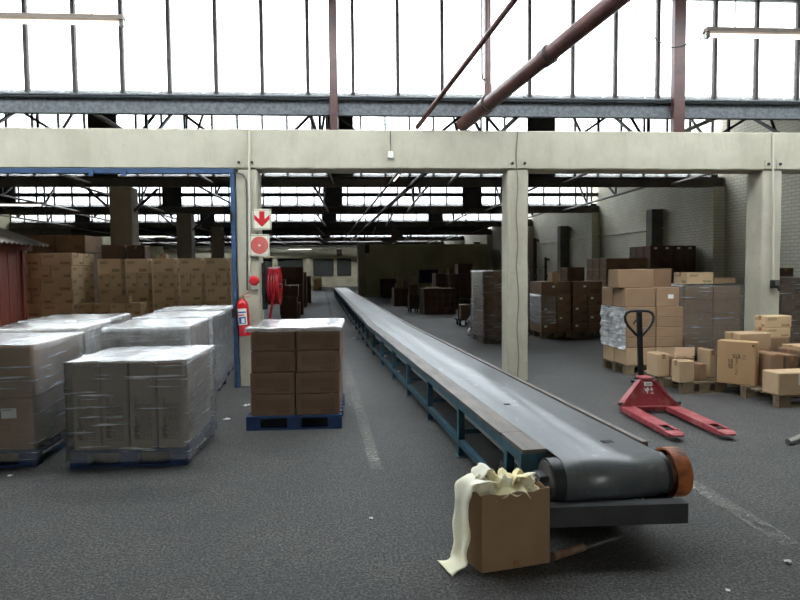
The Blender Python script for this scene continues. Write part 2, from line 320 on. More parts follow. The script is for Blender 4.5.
for n in range(0, NROW):
    o = rowp(n, 0, 0.25); w = tag(empty('window_%d' % (n + 1), o, RZ4), kind='structure')
    bx('sill', 'dark_steel', w, SL, SR, -0.08, 0.06, ZG1 - 0.04, ZG1 + 0.0)
    bx('head', 'dark_steel', w, SL, SR, -0.06, 0.06, ZT, ZT + 0.1)
    if n == 1: bx('transom', 'dark_steel', w, SL, SR, -0.06, 0.02, 5.63, 5.70)
    elif n > 1: bx('transom', 'dark_steel', w, SL, SR, -0.06, 0.02, 4.52, 4.66)
    piers = PIERS if n > 1 else ()
    for k in range(k0, k1 + 1):
        s = bar_px + k * GAP; last = n == 1 and s < POST < s + GAP
        if n == 1 and s > POST: s += SHIFT
        if n == 1 and s > SR - GAP: break
        if not any(abs(s - p) < 0.3 for p in piers): link('glazing_bar', BAR, None, w, (s, 0, ZG1))
        if k < k1 and not any(abs(s + GAP / 2 - p) < 0.2 for p in piers):
            q = link('pane', PANE, None, w, (s, 0, ZG1))
            if n == 5: q.data = PANE_D
            if last: q.scale.x = (GAP + SHIFT) / GAP
    for p in piers: link('pier', PIER, None, w, (p, -0.02, ZG1))
    g = MB(); g.box(SL, SR, 0.06, 0.1, ZG0, ZG1); g.box(SL, SR, 0.0, 0.22, ZG1 - 0.02, ZG1); g.box(SL, SR, 0.0, 0.1, ZG0, ZG0 + 0.02); g.box(SL, SR, -0.02, 0.06, ZG1 - 0.05, ZG1 - 0.045)
    g2 = tag(g.build('gutter_beam', 'galvanised' if n <= 1 else 'inner_gutter', None, rowp(n, 0, 0.08), RZ4), kind='structure')
    # roof slope: from this row's gutter back up to the next row's glazing head
    if n == NROW - 1: continue
    y0, y1 = 0.34, PER + 0.28
    def sl(y): return ZG1 + (ZT + 0.1 - ZG1) * (y - y0) / (y1 - y0)
    def slab(name, ya, yb, s0=SL, s1=SR, mat='roof_underside', th=0.12):
        v = [(s0, ya, sl(ya)), (s1, ya, sl(ya)), (s1, yb, sl(yb)), (s0, yb, sl(yb))]; v += [(a, b, c + th) for a, b, c in v]
        o_ = MB().add(v, BOXF).build(name, mat, None, rowp(n, 0), RZ4); o_.data.materials.append(M['roof_sheeting'])
        for p_ in o_.data.polygons:
            if p_.normal.z > 0.5: p_.material_index = 1
        return o_
    if n in (0, 7):  # the last bay's skylight is added to brighten the end wall
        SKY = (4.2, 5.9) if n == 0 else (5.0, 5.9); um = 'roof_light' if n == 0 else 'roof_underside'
        tag(slab('roof', y0, SKY[0], mat=um), kind='structure'); tag(slab('roof', SKY[1], y1, mat=um), kind='structure')
        sk = tag(empty('unseen_skylight_window', rowp(n, 0), RZ4), kind='structure')
        for a in range(-6, 5):
            s0 = a * 2.2
            v = [(s0 + 0.05, SKY[0], sl(SKY[0])), (s0 + 2.15, SKY[0], sl(SKY[0])), (s0 + 2.15, SKY[1], sl(SKY[1])), (s0 + 0.05, SKY[1], sl(SKY[1]))]; v += [(x, y, z + 0.01) for x, y, z in v]
            MB().add(v, BOXF).build('pane', 'roof_glass', sk)
            MB().beam((s0, SKY[0], sl(SKY[0])), (s0, SKY[1], sl(SKY[1])), 0.1, 0.12).build('glazing_bar', 'dark_steel', sk)
        tag(slab('roof', SKY[0], SKY[1], SL, -13.2, um), kind='structure'); tag(slab('roof', SKY[0], SKY[1], 11.0, SR, um), kind='structure')
    else:
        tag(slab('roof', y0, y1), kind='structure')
# roof behind the camera and past the last row
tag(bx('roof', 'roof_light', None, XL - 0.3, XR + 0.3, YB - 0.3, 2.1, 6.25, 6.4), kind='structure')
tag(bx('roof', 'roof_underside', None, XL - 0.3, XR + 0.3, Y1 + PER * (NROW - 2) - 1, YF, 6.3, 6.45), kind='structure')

# red-brown posts on the beam
for px, wd in ((333.5, 0.1), (680, 0.155)):
    s, _ = onrow(px, 100); g = MB(); z1 = 6.0
    for sx in (-1, 1): g.box(sx * wd / 2 - 0.006, sx * wd / 2 + 0.006, -0.05, 0.05, zt - 0.004, z1)
    g.box(-wd / 2, wd / 2, -0.006, 0.006, zt - 0.004, z1); g.box(-wd / 2, wd / 2, -0.05, -0.044, zt - 0.004, z1)
    p = g.build('steel_post', 'redbrown', None, rowp(1, s, 0.06), RZ4); tag(p, kind='structure')
# blue door frame fixed in the first bay
zb1 = onrow(120, 173.5)[1]; b0, b1 = onrow(231.5, 230)[0], onrow(236, 230)[0]
df = tag(empty('door_1', org1, RZ4), kind='structure')
bx('head_rail', 'blue_paint', df, -8.5, b1, -0.03, 0.06, zb1, zb - 0.004, bevel=0.004)
pj = bx('jamb', 'blue_paint', df, b0, b1 - 0.004, -0.03, 0.06, 0, zb1, bevel=0.004); bx('jamb', 'blue_paint', df, -8.5, -8.44, -0.03, 0.06, 0, zb1)
for px in (92, 125): 
    s, z = onrow(px, 172.5); bx('latch', 'blue_paint', df, s - 0.03, s + 0.03, -0.05, -0.03, z - 0.05, z + 0.03)
sa, za = onrow(236.5, 171); MB().tube([(sa, -0.06, za), (sa, -0.02, za)], 0.028, 8).build('pulley', 'black_paint', df)
for zz in (1.0, 2.35): bx('hinge', 'black_paint', pj, b0 - 0.012, b0 + 0.03, -0.045, -0.03, zz, zz + 0.12)
# conduits on the columns
def pipe(name, pts, r, mat, parent=None, n=8): return MB().tube(pts, r, n).build(name, mat, parent, smooth=True)
def onf(px, py, t=-0.02, n=1): s, z = onrow(px, py, n, t); return rowp(n, s, t, z)
o = pipe('conduit', [onf(249.3, 131), onf(249.3, 200), onf(249.5, 276)], 0.016, 'conduit'); tag(o, 'thin cream conduit running down the column beside the fire signs', 'conduit')
o = pipe('conduit', [onf(238, 173, -0.03), onf(243, 174.5), onf(246, 180), onf(247, 200), onf(247.2, 290)], 0.012, 'iron_grey'); tag(o, 'thin grey pipe curving from the blue frame down the column', 'conduit')
o = pipe('cable', [onf(517 + 0.8 * math.sin(y * 0.11) + (0.9 if y > 270 else 0), y) for y in range(131, 380, 8)], 0.009, 'cable_paint'); tag(o, 'wavy painted cable clipped down the column behind the conveyor', 'cable')
o = pipe('conduit', [onf(773, 133), onf(773.2, 200), onf(773.4, 279)], 0.015, 'conduit'); tag(o, 'cream conduit running down the column beside the boxes to a socket', 'conduit')
s, z = onrow(773.5, 284, 1, 0); so = tag(empty('wall_socket', rowp(1, s, 0, z), RZ4), 'small dark socket box at the end of the column conduit', 'socket')
bx('body', 'black_paint', so, -0.055, 0.055, -0.07, 0.01, -0.06, 0.06, bevel=0.008); bx('cover', 'iron_grey', so, -0.03, 0.035, -0.085, -0.07, -0.02, 0.05, bevel=0.004)
MB().tube([(0.03, -0.06, -0.05), (0.035, -0.09, -0.1)], 0.018, 8).build('plug', 'black_rubber', so)
s, z = onrow(390.5, 155, 1, 0); so = tag(empty('junction_box', rowp(1, s, 0, z), RZ4), 'tiny grey junction box on the concrete beam under the thin pipe', 'junction box')
bx('body', 'white_plastic', so, -0.04, 0.04, -0.04, 0.003, -0.05, 0.05, bevel=0.006); MB().tube([(0, -0.012, 0.05), (0, -0.012, zt - z)], 0.005, 6).build('cable', 'iron_grey', so)
# raking pipes
def lerp(a, b, t): return a + (b - a) * t
pa = rowp(1, onrow(463, 130, 1, 0.1)[0], 0.2, zt + 0.115); pb = D(620, -3, 6.2); pc = lerp(pa, pb, 1.42)
bp = tag(empty('drain_pipe', pa), 'thick red-brown pipe slanting up from the concrete beam to the roof', 'pipe')
MB().tube([Vector((0, 0, 0)), pc - pa], 0.098, 20).build('tube', 'redbrown', bp, smooth=True)
dd = (pb - pa)
for tt in (0.20, 0.62):
    q = dd * tt; MB().tube([q - dd.normalized() * 0.06, q + dd.normalized() * 0.06], 0.112, 20).build('coupling', 'redbrown', bp, smooth=True)
    MB().tube([q + dd.normalized() * 0.05, q + dd.normalized() * 0.075], 0.12, 20).build('flange', 'dark_steel', bp, smooth=True)
ta = rowp(1, onrow(417, 129, 1, 0.05)[0], 0.05, zt + 0.045); tb = D(516, -2, 6.6); tc = lerp(ta, tb, 1.15)
o = MB().tube([ta, tc], 0.034, 12).build('brace_pipe', 'redbrown', smooth=True); tag(o, 'thin red-brown pipe slanting up beside the thick drain pipe', 'pipe')
va = pa + dd * 0.22
vp = empty('vent_pipe', va - pa); vp.parent = bp
MB().tube([(0, 0, 0.09), (0, 0, 2.0)], 0.042, 12).build('tube', 'redbrown', vp, smooth=True)
MB().tube([(0, 0, 0.08), (0, 0, 0.26)], 0.055, 12).build('socket', 'redbrown', vp, smooth=True)
MB().tube([(-0.02, 0, 0.32), (-0.075, 0, 0.33), (-0.085, 0, 0.4), (-0.085, 0, 2.0)], 0.015, 8).build('branch', 'redbrown', vp, smooth=True)
def roofz(p):
    t = (Vector((p[0], p[1], 0)) - rowp(0, 0)).dot(EY); n = max(0, math.floor((t - 0.3) / PER)); y = t - n * PER
    return ZG1 + (ZT + 0.1 - ZG1) * (y - 0.34) / (PER - 0.06)
# bay-1 lamps
def lamp(p, ln, rz, label, drop, lit=True, r=0.02, name='fluorescent_lamp'):
    e = tag(empty(name, p, rz), label, 'lamp', 'fluorescent roof lamps')
    MB().prism([(-0.05, 0), (0.05, 0), (0.035, 0.05), (-0.035, 0.05)], 'x', -ln / 2, ln / 2).build('housing', 'lamp_housing', e)
    MB().tube([(-ln / 2 + 0.04, 0, -r - 0.004), (ln / 2 - 0.04, 0, -r - 0.004)], r, 10).build('tube', 'tube_on' if lit else 'white_plastic', e, smooth=True)
    for sx in (-1, 1):
        bx('tube_holder', 'white_plastic', e, sx * (ln / 2 - 0.02) - 0.02, sx * (ln / 2 - 0.02) + 0.02, -0.025, 0.025, -0.055, 0.0)
        MB().tube([(sx * ln * 0.3, 0, 0.04), (sx * ln * 0.3, 0, drop)], 0.006, 6).build('hanger', 'cable_dark', e)
    return e
p = D(124, 21, 6.0); lamp(p - EX * 0.78, 1.56, RZ4, 'hanging fluorescent batten before the glazing, above the shed side', roofz(p) - p.z + 0.03)
p = D(705, 33, 6.0); lamp(p + EX * 0.78, 1.56, RZ4, 'hanging fluorescent batten beside the broad red-brown post', roofz(p) - p.z + 0.03)
a, b = D(628, -2, 6.4), D(706, 31, 6.0)
o = pipe('cable', [lerp(a, b, k / 10) - Vector((0, 0, 0.32 * math.sin(math.pi * k / 10))) for k in range(11)], 0.006, 'cable_dark'); tag(o, 'slack black cable hanging from the thick pipe to a lamp', 'cable')
for nm, pxx, pyy, d, ln, rz, lb in (('l', 8, 204, 14.2, 1.56, 0, 'lit batten hanging in the bay over the red shed'), ('l', 150, 236, 27, 1.5, 0, 'lit batten far back between two inner columns'), ('l', 416, 247, 41, 1.5, 0, 'lit batten over the far cross wall'), ('l', 397, 176, 15.0, 1.2, R_(90), 'lit batten pointing down the hall above the conveyor'), ('l', 300, 249, 38, 1.5, 0, 'lit batten deep in the corridor over the hose reel')):
    lamp(D(pxx, pyy, d), ln, rz, lb, roofz(D(pxx, pyy, d)) - D(pxx, pyy, d).z + 0.03)

# ------------------------------------------------------------------ inner columns, trusses, far walls
def ic(px0, px1, n, py=230):
    a, b = onrow(px0, py, n)[0], onrow(px1, py, n)[0]; return (a + b) / 2, b - a
sc, wc = ic(110, 132, 2)
for n in range(2, 8):
    c = MB().box(-wc / 2, wc / 2, 0, 0.5, 0, ZG0).build('concrete_column', 'inner_column', None, rowp(n, sc, 0.0), RZ4, bevel=0.02); tag(c, kind='structure')
    for k in (-1, 1): MB().beam((k * wc * 0.4, 0.2, 3.2), (k * 0.9, 0.2, ZG0 - 0.03), 0.06, 0.06).build('knee_brace', 'dark_steel', c)
for n in range(2, 8):                                        # pilasters on the long brick wall
    y = rowp(n, XR).y
    bx('pilaster', 'brick_wall', wr, XR - 0.35, XR, y, y + 0.45, 0, ZG0, bevel=0.01)
    bx('pilaster', 'pier_dark', wr, XR - 0.4, XR, y + 3.0, y + 3.35, 0, 3.55, bevel=0.01)
    bx('ledge', 'brick_wall', wr, XR - 0.06, XR, y + 0.45, y + PER, 2.9, 2.98)
bx('pilaster', 'brick_wall', wr, XR - 0.35, XR, 8.0, 8.5, 0, ZG0)
TS = (-12.5, -9.4, -6.3, -3.2, -0.1, 3.0, 6.1, 9.2)
def zr(y): return ZG1 + (ZT + 0.1 - ZG1) * (y - 0.34) / (PER - 0.06) - 0.05
def tmesh(f): b = MB(); f(b); o = b.build('x', 'dark_steel'); me = o.data; bpy.data.objects.remove(o); return me
TIE = tmesh(lambda b: b.tube([(0, 0.2, 3.95), (0, PER + 0.15, 3.95)], 0.035, 8)); TIE.materials[0] = M['tie_steel']
CH = tmesh(lambda b: b.beam((0, 0.4, zr(0.4)), (0, PER + 0.2, zr(PER + 0.2)), 0.09, 0.1))
WEBS = [tmesh(lambda b, a=a, c=c: b.beam((0, a, 3.95), (0, c, zr(c)), 0.05, 0.05)) for a, c in ((2.6, 2.6), (2.6, 5.0), (5.0, 5.0), (5.0, 7.2))]
BR = [tmesh(lambda b, k=k: b.beam((0, 3.7, zr(3.7) - 0.02), (k * 1.5, 5.0, 3.97), 0.045, 0.045)) for k in (-1, 1)]
ordn = ['first', 'second', 'third', 'fourth', 'fifth', 'sixth', 'seventh', 'eighth', 'ninth', 'tenth']
for n in range(1, 8):
    for i, s in enumerate(TS):
        e = tag(empty('roof_truss', rowp(n, s), RZ4), 'dark steel truss, %s from the brick wall, %s roof bay behind the beam' % (ordn[len(TS) - 1 - i], ordn[n - 1]), 'truss', 'trusses of the %s sawtooth bay' % ordn[n - 1])
        link('tie_rod', TIE, None, e); link('top_chord', CH, None, e)
        for me in WEBS: link('web_bar', me, None, e)
        if n < 2:
            for me in BR: link('side_brace', me, None, e)
pe = rowp(1, 0); 
for (pxa, pya, r, mat, lb) in ((396, 172, 0.03, 'tie_steel', 'thin steel conduit running down the hall above the conveyor'), (421, 172.5, 0.06, 'dark_steel', 'thick dark duct running down the hall beside the thin conduit')):
    a = D(pxa, pya, 14.2); X = a.x
    o = MB().tube([(X, 9.6, 3.95 - 0.035 - r), (X, 46, 3.95 - 0.035 - r)], r, 8).build('roof_conduit', mat, smooth=True); tag(o, lb, 'conduit')
# cross wall closing the far side, with the corridor left open beside the conveyor
pc_ = G(366, 296.5); YC = pc_.y
tag(bx('wall_far', 'far_plaster', None, pc_.x, XR, YC, YC + 0.3, 0, 3.28), kind='structure')
cc = tag(bx('concrete_column', 'cream_wall', None, pc_.x - 0.5, pc_.x, YC - 0.25, YC + 0.3, 0, 3.34, bevel=0.02), kind='structure')
YE = 62.0
we = tag(bx('wall_end', 'cream_wall', None, XL, XR, YE, YE + 0.3, 0, 6.6), kind='structure')
bx('lintel', 'cream_wall', we, XL, XR, YE - 0.4, YE, 3.0, 3.5)
for i, (xa, xb) in enumerate(((-7.2, -4.6), (-3.9, -1.5), (-0.4, 1.6), (2.0, 3.4))):
    wdw = tag(empty('window_%d' % (20 + i), ((xa + xb) / 2, YE, 0)), kind='structure'); h = (xb - xa) / 2
    bx('frame', 'dark_steel', wdw, -h, h, -0.06, -0.01, 2.75, 2.85); bx('frame', 'dark_steel', wdw, -h, h, -0.06, -0.01, 1.1, 1.2)
    for k in range(5): bx('glazing_bar', 'dark_steel', wdw, -h + k * h / 2 - 0.03, -h + k * h / 2 + 0.03, -0.06, -0.01, 1.2, 2.75)
    for k in range(4): bx('pane', 'dark_glass', wdw, -h + k * h / 2 + 0.03, -h + (k + 1) * h / 2 - 0.03, -0.045, -0.03, 1.2, 2.75)
for xx in (-4.25, -0.95): bx('pilaster', 'cream_wall', we, xx - 0.2, xx + 0.2, YE - 0.3, YE, 0, 3.0)

# ------------------------------------------------------------------ pallets, cartons, film
PCACHE = {}; rnd = random.Random(5)
def pallet(loc, rz, mat, label, w=1.0, d=1.2, h=0.144, group=None):   # loc: front corner (low x), floor
    e = tag(empty('pallet', loc, rz), label, 'pallet', group)
    def pm(key, *a):
        k = (key, mat, a)
        if k not in PCACHE:
            me = mesh(key, boxv(*a), BOXF); me.materials.append(M[mat]); PCACHE[k] = me
        return PCACHE[k]
    nb = 7; bw = d / (nb + (nb - 1) * 0.45); step = bw * 1.45
    for i in range(nb): link('deck_board', pm('deck_board', 0, w, 0, bw, h - 0.022, h), None, e, (0, i * step, 0))
    for y in (0, (d - 0.1) / 2, d - 0.1):
        link('bottom_board', pm('bottom_board', 0, w, 0, 0.1, 0, 0.022), None, e, (0, y, 0))
        for x in (0, (w - 0.145) / 2, w - 0.145): link('block', pm('block', 0, 0.145, 0, 0.1, 0.022, h - 0.022), None, e, (x, y, 0))
    return e
CC = {}
def carton_mesh(w, d, h, mat):
    k = (round(w, 3), round(d, 3), round(h, 3), mat)
    if k in CC: return CC[k]
    bm = bmesh.new(); me0 = bpy.data.meshes.new('x'); me0.from_pydata(boxv(0, w, 0, d, 0, h), [], BOXF); bm.from_mesh(me0)
    bmesh.ops.bevel(bm, geom=list(bm.edges), offset=min(0.011, h * 0.05), segments=1, affect='EDGES'); bmesh.ops.recalc_face_normals(bm, faces=bm.faces)
    uv = bm.loops.layers.uv.new('UVMap')
    for f in bm.faces:
        nx, ny, nz = (abs(q) for q in f.normal)
        for l in f.loops:
            x, y, z = l.vert.co
            if nz > 0.8: l[uv].uv = (2 + x / w, 2 + y / d)
            elif ny >= nx: l[uv].uv = (x / w if f.normal.y < 0 else 1 - x / w, z / h)
            else: l[uv].uv = (y / d if f.normal.x > 0 else 1 - y / d, z / h)
    me = bpy.data.meshes.new('carton'); bm.to_mesh(me); bm.free(); me.materials.append(M[mat]); CC[k] = me; return me
TC = {}
def tape_mesh(w, d, h):
    k = (round(w, 3), round(d, 3), round(h, 3))
    if k not in TC:
        b = MB(); tw = 0.025; e = 0.0012; dr = min(0.07, h * 0.35)
        if w >= d: b.box(-e, w + e, d / 2 - tw, d / 2 + tw, h - 0.004, h + e); b.box(-e, 0.003, d / 2 - tw, d / 2 + tw, h - dr, h); b.box(w - 0.003, w + e, d / 2 - tw, d / 2 + tw, h - dr, h)
        else: b.box(w / 2 - tw, w / 2 + tw, -e, d + e, h - 0.004, h + e); b.box(w / 2 - tw, w / 2 + tw, -e, 0.003, h - dr, h); b.box(w / 2 - tw, w / 2 + tw, d - 0.003, d + e, h - dr, h)
        me = mesh('tape', b.v, b.f); me.materials.append(M['tape']); TC[k] = me
    return TC[k]
def carton(loc, w, d, h, rz, mat, label, group=None, tape=True, slip=None, g=0.006):   # loc: front-low corner
    if 0.15 < h < 0.34: rz += rnd.uniform(-0.006, 0.006)
    c, s_ = math.cos(rz), math.sin(rz); loc = Vector(loc) + Vector((c * g - s_ * g, s_ * g + c * g, 0))
    o = link('carton', carton_mesh(w - 2 * g, d - 2 * g, h - 0.001, mat), None, None, loc, rz); tag(o, label, 'box', group)
    if tape: link('tape', tape_mesh(w - 2 * g, d - 2 * g, h - 0.001), None, o)
    if slip:                                                                # white paper slip on the front face (u, v, width, height)
        u, v, a, b = slip; bx('paper_slip', 'white_paper', o, u * w, u * w + a, -0.0015, 0.001, v * h, v * h + b)
    return o
def film(loc, w, d, z0, z1, rz, label, mat='film', group=None, amp=0.010, step=0.045, off=0.012, seed=0, name='stretch_film', flare=0.0, top='film_top'):
    # clear wrap pulled round a load: four creased sides and a top
    vid = {}; vs = []; fs = []
    nx, ny, nz = max(4, int(w / step)), max(4, int(d / step)), max(4, int((z1 - z0) / step))
    def V(i, j, k):
        if (i, j, k) in vid: return vid[(i, j, k)]
        x = -off + (w + 2 * off) * i / nx; y = -off + (d + 2 * off) * j / ny; z = z0 + (z1 + off - z0) * k / nz
        p = Vector((x, y, z)); q = noise.noise_vector(Vector((x * 3 + z * 2.2 + seed, y * 3 + z * 1.8, z * 5))) + noise.noise_vector(Vector((x * 9 + z * 7 + seed, y * 9 - z * 6, z * 11))) * 0.6
        nrm = Vector(((i == nx) - (i == 0), (j == ny) - (j == 0), (k == nz)))
        lift = abs(q.x + q.z) * amp if True else 0
        p += nrm * lift + Vector((nrm.x, nrm.y, 0)) * flare * max(0, 1 - k / nz * 4)
        vid[(i, j, k)] = len(vs); vs.append(p); return vid[(i, j, k)]
    for k in range(nz):
        for i in range(nx): fs.append((V(i, 0, k), V(i + 1, 0, k), V(i + 1, 0, k + 1), V(i, 0, k + 1))); fs.append((V(i + 1, ny, k), V(i, ny, k), V(i, ny, k + 1), V(i + 1, ny, k + 1)))
        for j in range(ny): fs.append((V(0, j + 1, k), V(0, j, k), V(0, j, k + 1), V(0, j + 1, k + 1))); fs.append((V(nx, j, k), V(nx, j + 1, k), V(nx, j + 1, k + 1), V(nx, j, k + 1)))
    for i in range(nx):
        for j in range(ny): fs.append((V(i, j, nz), V(i + 1, j, nz), V(i + 1, j + 1, nz), V(i, j + 1, nz)))
    o = link(name, mesh('film', vs, fs, True), mat, None, loc, rz); tag(o, label, 'plastic film', group)
    if top:
        o.data.materials.append(M[top])
        for q in o.data.polygons[-nx * ny:]: q.material_index = 1
    return o
def at(o, rz, x, y, z=0.0):
    c, s_ = math.cos(rz), math.sin(rz); return Vector((o[0] + c * x - s_ * y, o[1] + s_ * x + c * y, z))
def base2(pl, pr):
    a, b = G(*pl), G(*pr); d = b - a; return a, math.atan2(d.y, d.x), d.length
PH = 0.144
COLN = ['first', 'second', 'third', 'fourth']
# --- A: low wrapped load of four tall cartons, next to the camera
oA, rA, wA = base2((70, 468.5), (188, 465))
pallet(oA, rA, 'pallet_blue', 'blue pallet under the low wrapped load of tall cartons', wA, 0.96)
zA = 0.89
for j in range(1):
    for i in range(4):
        carton(at(oA, rA, 0.02 + i * (wA - 0.04) / 4, 0.02, PH), (wA - 0.04) / 4, 0.9, zA - PH, rA, 'card_tall',
               'tall grey-brown carton in the low wrapped load, %s from the shed side' % COLN[i], 'tall cartons in the low wrapped load', tape=False)
film(at(oA, rA, 0.0, 0.0), wA, 0.96, 0.05, zA, rA, 'clear stretch film round the low load of tall cartons', 'film_thin', seed=2, flare=0.01)
MB().beam((-0.02, 0, 0), (wA - 0.01, 0, 0.0), 0.002, 0.11).build('x', 'film') if False else None
# --- B, C, D: row of wrapped loads behind it
def wrapped(cor, rz, w, d, ztop, nx, ny, nz, mat, nm, pmat='pallet_blue', fmat='film', seed=0, slip=None, pal=True, tape=True, fz=0.06):
    o = at(cor, rz, 0, 0)
    if pal: pallet(o, rz, pmat, 'pallet under the ' + nm if pmat != 'pallet_blue' else 'blue pallet under the ' + nm, w, d)
    h = (ztop - PH) / nz; cw, cd = (w - 0.04) / nx, (d - 0.04) / ny
    for k in range(nz):
        for j in range(ny):
            for i in range(nx):
                bits = []
                if nz > 1: bits.append(('bottom', 'top')[k] if nz == 2 else (('bottom', 'middle', 'top')[k] if nz == 3 else ordn[k] + ' from the floor') )
                if ny > 1: bits.append(('front', 'back')[j] if ny == 2 else ordn[j] + ' row')
                if nx > 1: bits.append(('wall', 'aisle')[i] + ' side' if nx == 2 else ordn[i] + ' column')
                carton(at(o, rz, 0.02 + i * cw, 0.02 + j * cd, PH + k * h), cw, cd, h, rz, mat, '%s carton in the %s' % (', '.join(bits), nm), 'cartons of the ' + nm, tape=tape,
                       slip=slip if (slip and k == 0 and j == 0 and i == nx - 1) else None)
    if fmat: film(at(o, rz, 0.0, 0.0), w, d, fz, ztop, rz, 'stretch film round the ' + nm, fmat, seed=seed)
    return o
def rc(px, py, d, w): p = D(px, py, d); return Vector((p.x - w, p.y, 0))
wrapped(rc(188, 328, 6.45, 0.86), 0, 0.86, 1.15, 1.05, 1, 2, 2, 'card_grey', 'grey wrapped load just behind the tall cartons', seed=7, fmat='film')
wrapped(rc(211, 320, 7.72, 0.95), 0, 0.95, 1.15, 1.06, 1, 2, 2, 'card_grey', 'second grey wrapped load behind the tall cartons', seed=13, fmat='film')
wrapped(rc(222, 314, 8.98, 0.95), 0, 0.95, 1.15, 1.07, 1, 2, 2, 'card_grey', 'last grey wrapped load beside the blue post', seed=21, fmat='film')
# --- E, F, G: row along the shed
oE = G(37, 466.5); oE = Vector((oE.x - 1.0, oE.y, 0))
wrapped(oE, 0, 1.0, 1.1, 1.03, 2, 1, 2, 'card', 'brown wrapped load cut by the picture edge', seed=31, slip=(0.45, 0.62, 0.12, 0.085), fmat='film_thin', tape=False)
wrapped(rc(76, 330, 6.55, 1.0), 0, 1.0, 1.1, 1.03, 1, 2, 2, 'card_print', 'second brown wrapped load along the shed', seed=37, fmat='film')
wrapped(rc(103, 322, 7.75, 1.0), 0, 1.0, 1.1, 1.03, 1, 2, 2, 'card_print', 'third brown wrapped load along the shed', seed=41, fmat='film')
# --- M: load of flat cartons standing alone in the aisle
oM, rM, wM = base2((246.3, 431), (342, 428.5))
pallet(oM, rM, 'pallet_blue', 'blue pallet standing alone in the aisle by the column', wM, 1.15)
hM = (1.05 - PH) / 4
for k in range(4):
    for j in range(1):
        for i in range(2):
            x0 = 0.05 + i * (wM - 0.05) / 2 - (0.012 if k < 2 else 0) 
            carton(at(oM, rM, x0, 0.02, PH + k * hM), (wM - 0.05) / 2, 1.1, hM, rM, 'card_fine', 'flat brown carton on the aisle pallet, %s layer, %s' % (('bottom', 'second', 'third', 'top')[k], ('column side', 'conveyor side')[i]), 'flat cartons on the aisle pallet', tape=False)
film(at(oM, rM, 0.035, 0.012), wM - 0.04, 1.11, 1.025, 1.05, rM, 'white plastic sheet lying over the cartons on the aisle pallet', 'film_sheet', seed=51, step=0.05, amp=0.014, top='film_sheet')
film(at(oM, rM, 0.03, 0.0), wM - 0.035, 1.13, 0.09, 1.0, rM, 'thin clear wrap round the aisle pallet cartons', 'film_clear' if 'film_clear' in M else 'film_thin', seed=55, step=0.06) if False else None
bx('tie_strip', 'white_paper', None, -0.004, 0.0, 0, 1.0, 0, 0.012) if False else None
# --- L and W: tall carton stacks behind the frame
def lay(o, rz, widths, cd, z, h, mat, lab, grp, **k):
    x = 0
    for i, wd in enumerate(widths):
        carton(at(o, rz, x, 0, z), wd, cd, h, rz, mat, lab(i), grp, **k); x += wd
layer = ['bottom', 'second', 'third', 'fourth', 'fifth', 'sixth', 'seventh', 'top']
pL = D(72.5, 290, 11.0); oL = Vector((pL.x - 1.1, pL.y, 0)); pallet(oL, 0, 'pallet_wood', 'wooden pallet under the carton stack beside the shed', 1.1, 1.1)
for k in range(1, 8):
    for j in range(2):
        ws = ((0.55, 0.55) if k % 2 else (0.366, 0.366, 0.368)); x0 = 0.02 * (k % 3 == 1); zz = PH + (0 if k == 1 else k * 0.2345); hh = 0.469 if k == 1 else 0.2345
        if j: x0 += 1.1 - ws[-1]; lw = ws[-1:]
        else: lw = ws
        lay(at(oL, 0, x0, 0.55 * j), 0, lw, 0.55, zz, hh, 'card_print', lambda i: '%s layer %s carton, %s from the shed it stands beside' % (layer[k], ('front', 'back')[j], 'last' if j else ordn[i]), 'printed cartons in the stack beside the shed', tape=(k == 7))
cW = [(98, 121), (124, 147), (150, 172.5), (177, 199.5), (202.5, 225), (228, 251)]
zW = 1.93; hW = (zW - PH) / 6
for ci, (xa, xb) in enumerate(cW):
    a, b = D(xa, 290, 12.2), D(xb, 290, 12.2); wd = b.x - a.x; o = Vector((a.x, D(98, 290, 12.2).y, 0)); cn = ordn[len(cW) - 1 - ci]
    pallet(o, 0, 'pallet_wood', 'narrow pallet under the %s carton column from the aisle' % cn, wd, 0.55)
    for k in range(1, 6):
        big = k % 2 == 1
        lay(o, 0, (wd,) if big else (wd / 2, wd / 2), 0.55, PH + (0 if k == 1 else k * hW), hW * (2 if k == 1 else 1), 'card_print', lambda i: '%s layer %scarton%s, %s column from the aisle, high wall' % (layer[k] if k < 5 else 'top', 'wide ' if big else 'small ', '' if big else (' on the shed side', ' on the aisle side')[i], cn), 'printed cartons in the high carton wall', tape=False)
yW = D(98, 290, 12.2).y
# dark cartons standing on top of the carton wall
for (xa, xb, yt, lb) in ((103, 126, 245, 'wide dark carton on top of the carton wall before the inner column'), (127.5, 145, 245.5, 'narrower dark carton on top of the carton wall by the inner column')):
    a, b = D(xa, 252, 12.35), D(xb, 252, 12.35); carton((a.x, yW + 0.06, zW), b.x - a.x, 0.42, D(xa, yt, 12.35).z - zW, 0, 'card_dark', lb)
a, b = D(155, 256, 12.35), D(165, 256, 12.35); carton((a.x, yW + 0.1, zW), b.x - a.x, 0.25, 0.09, 0, 'card_pale', 'tiny pale carton lying on top of the carton wall')
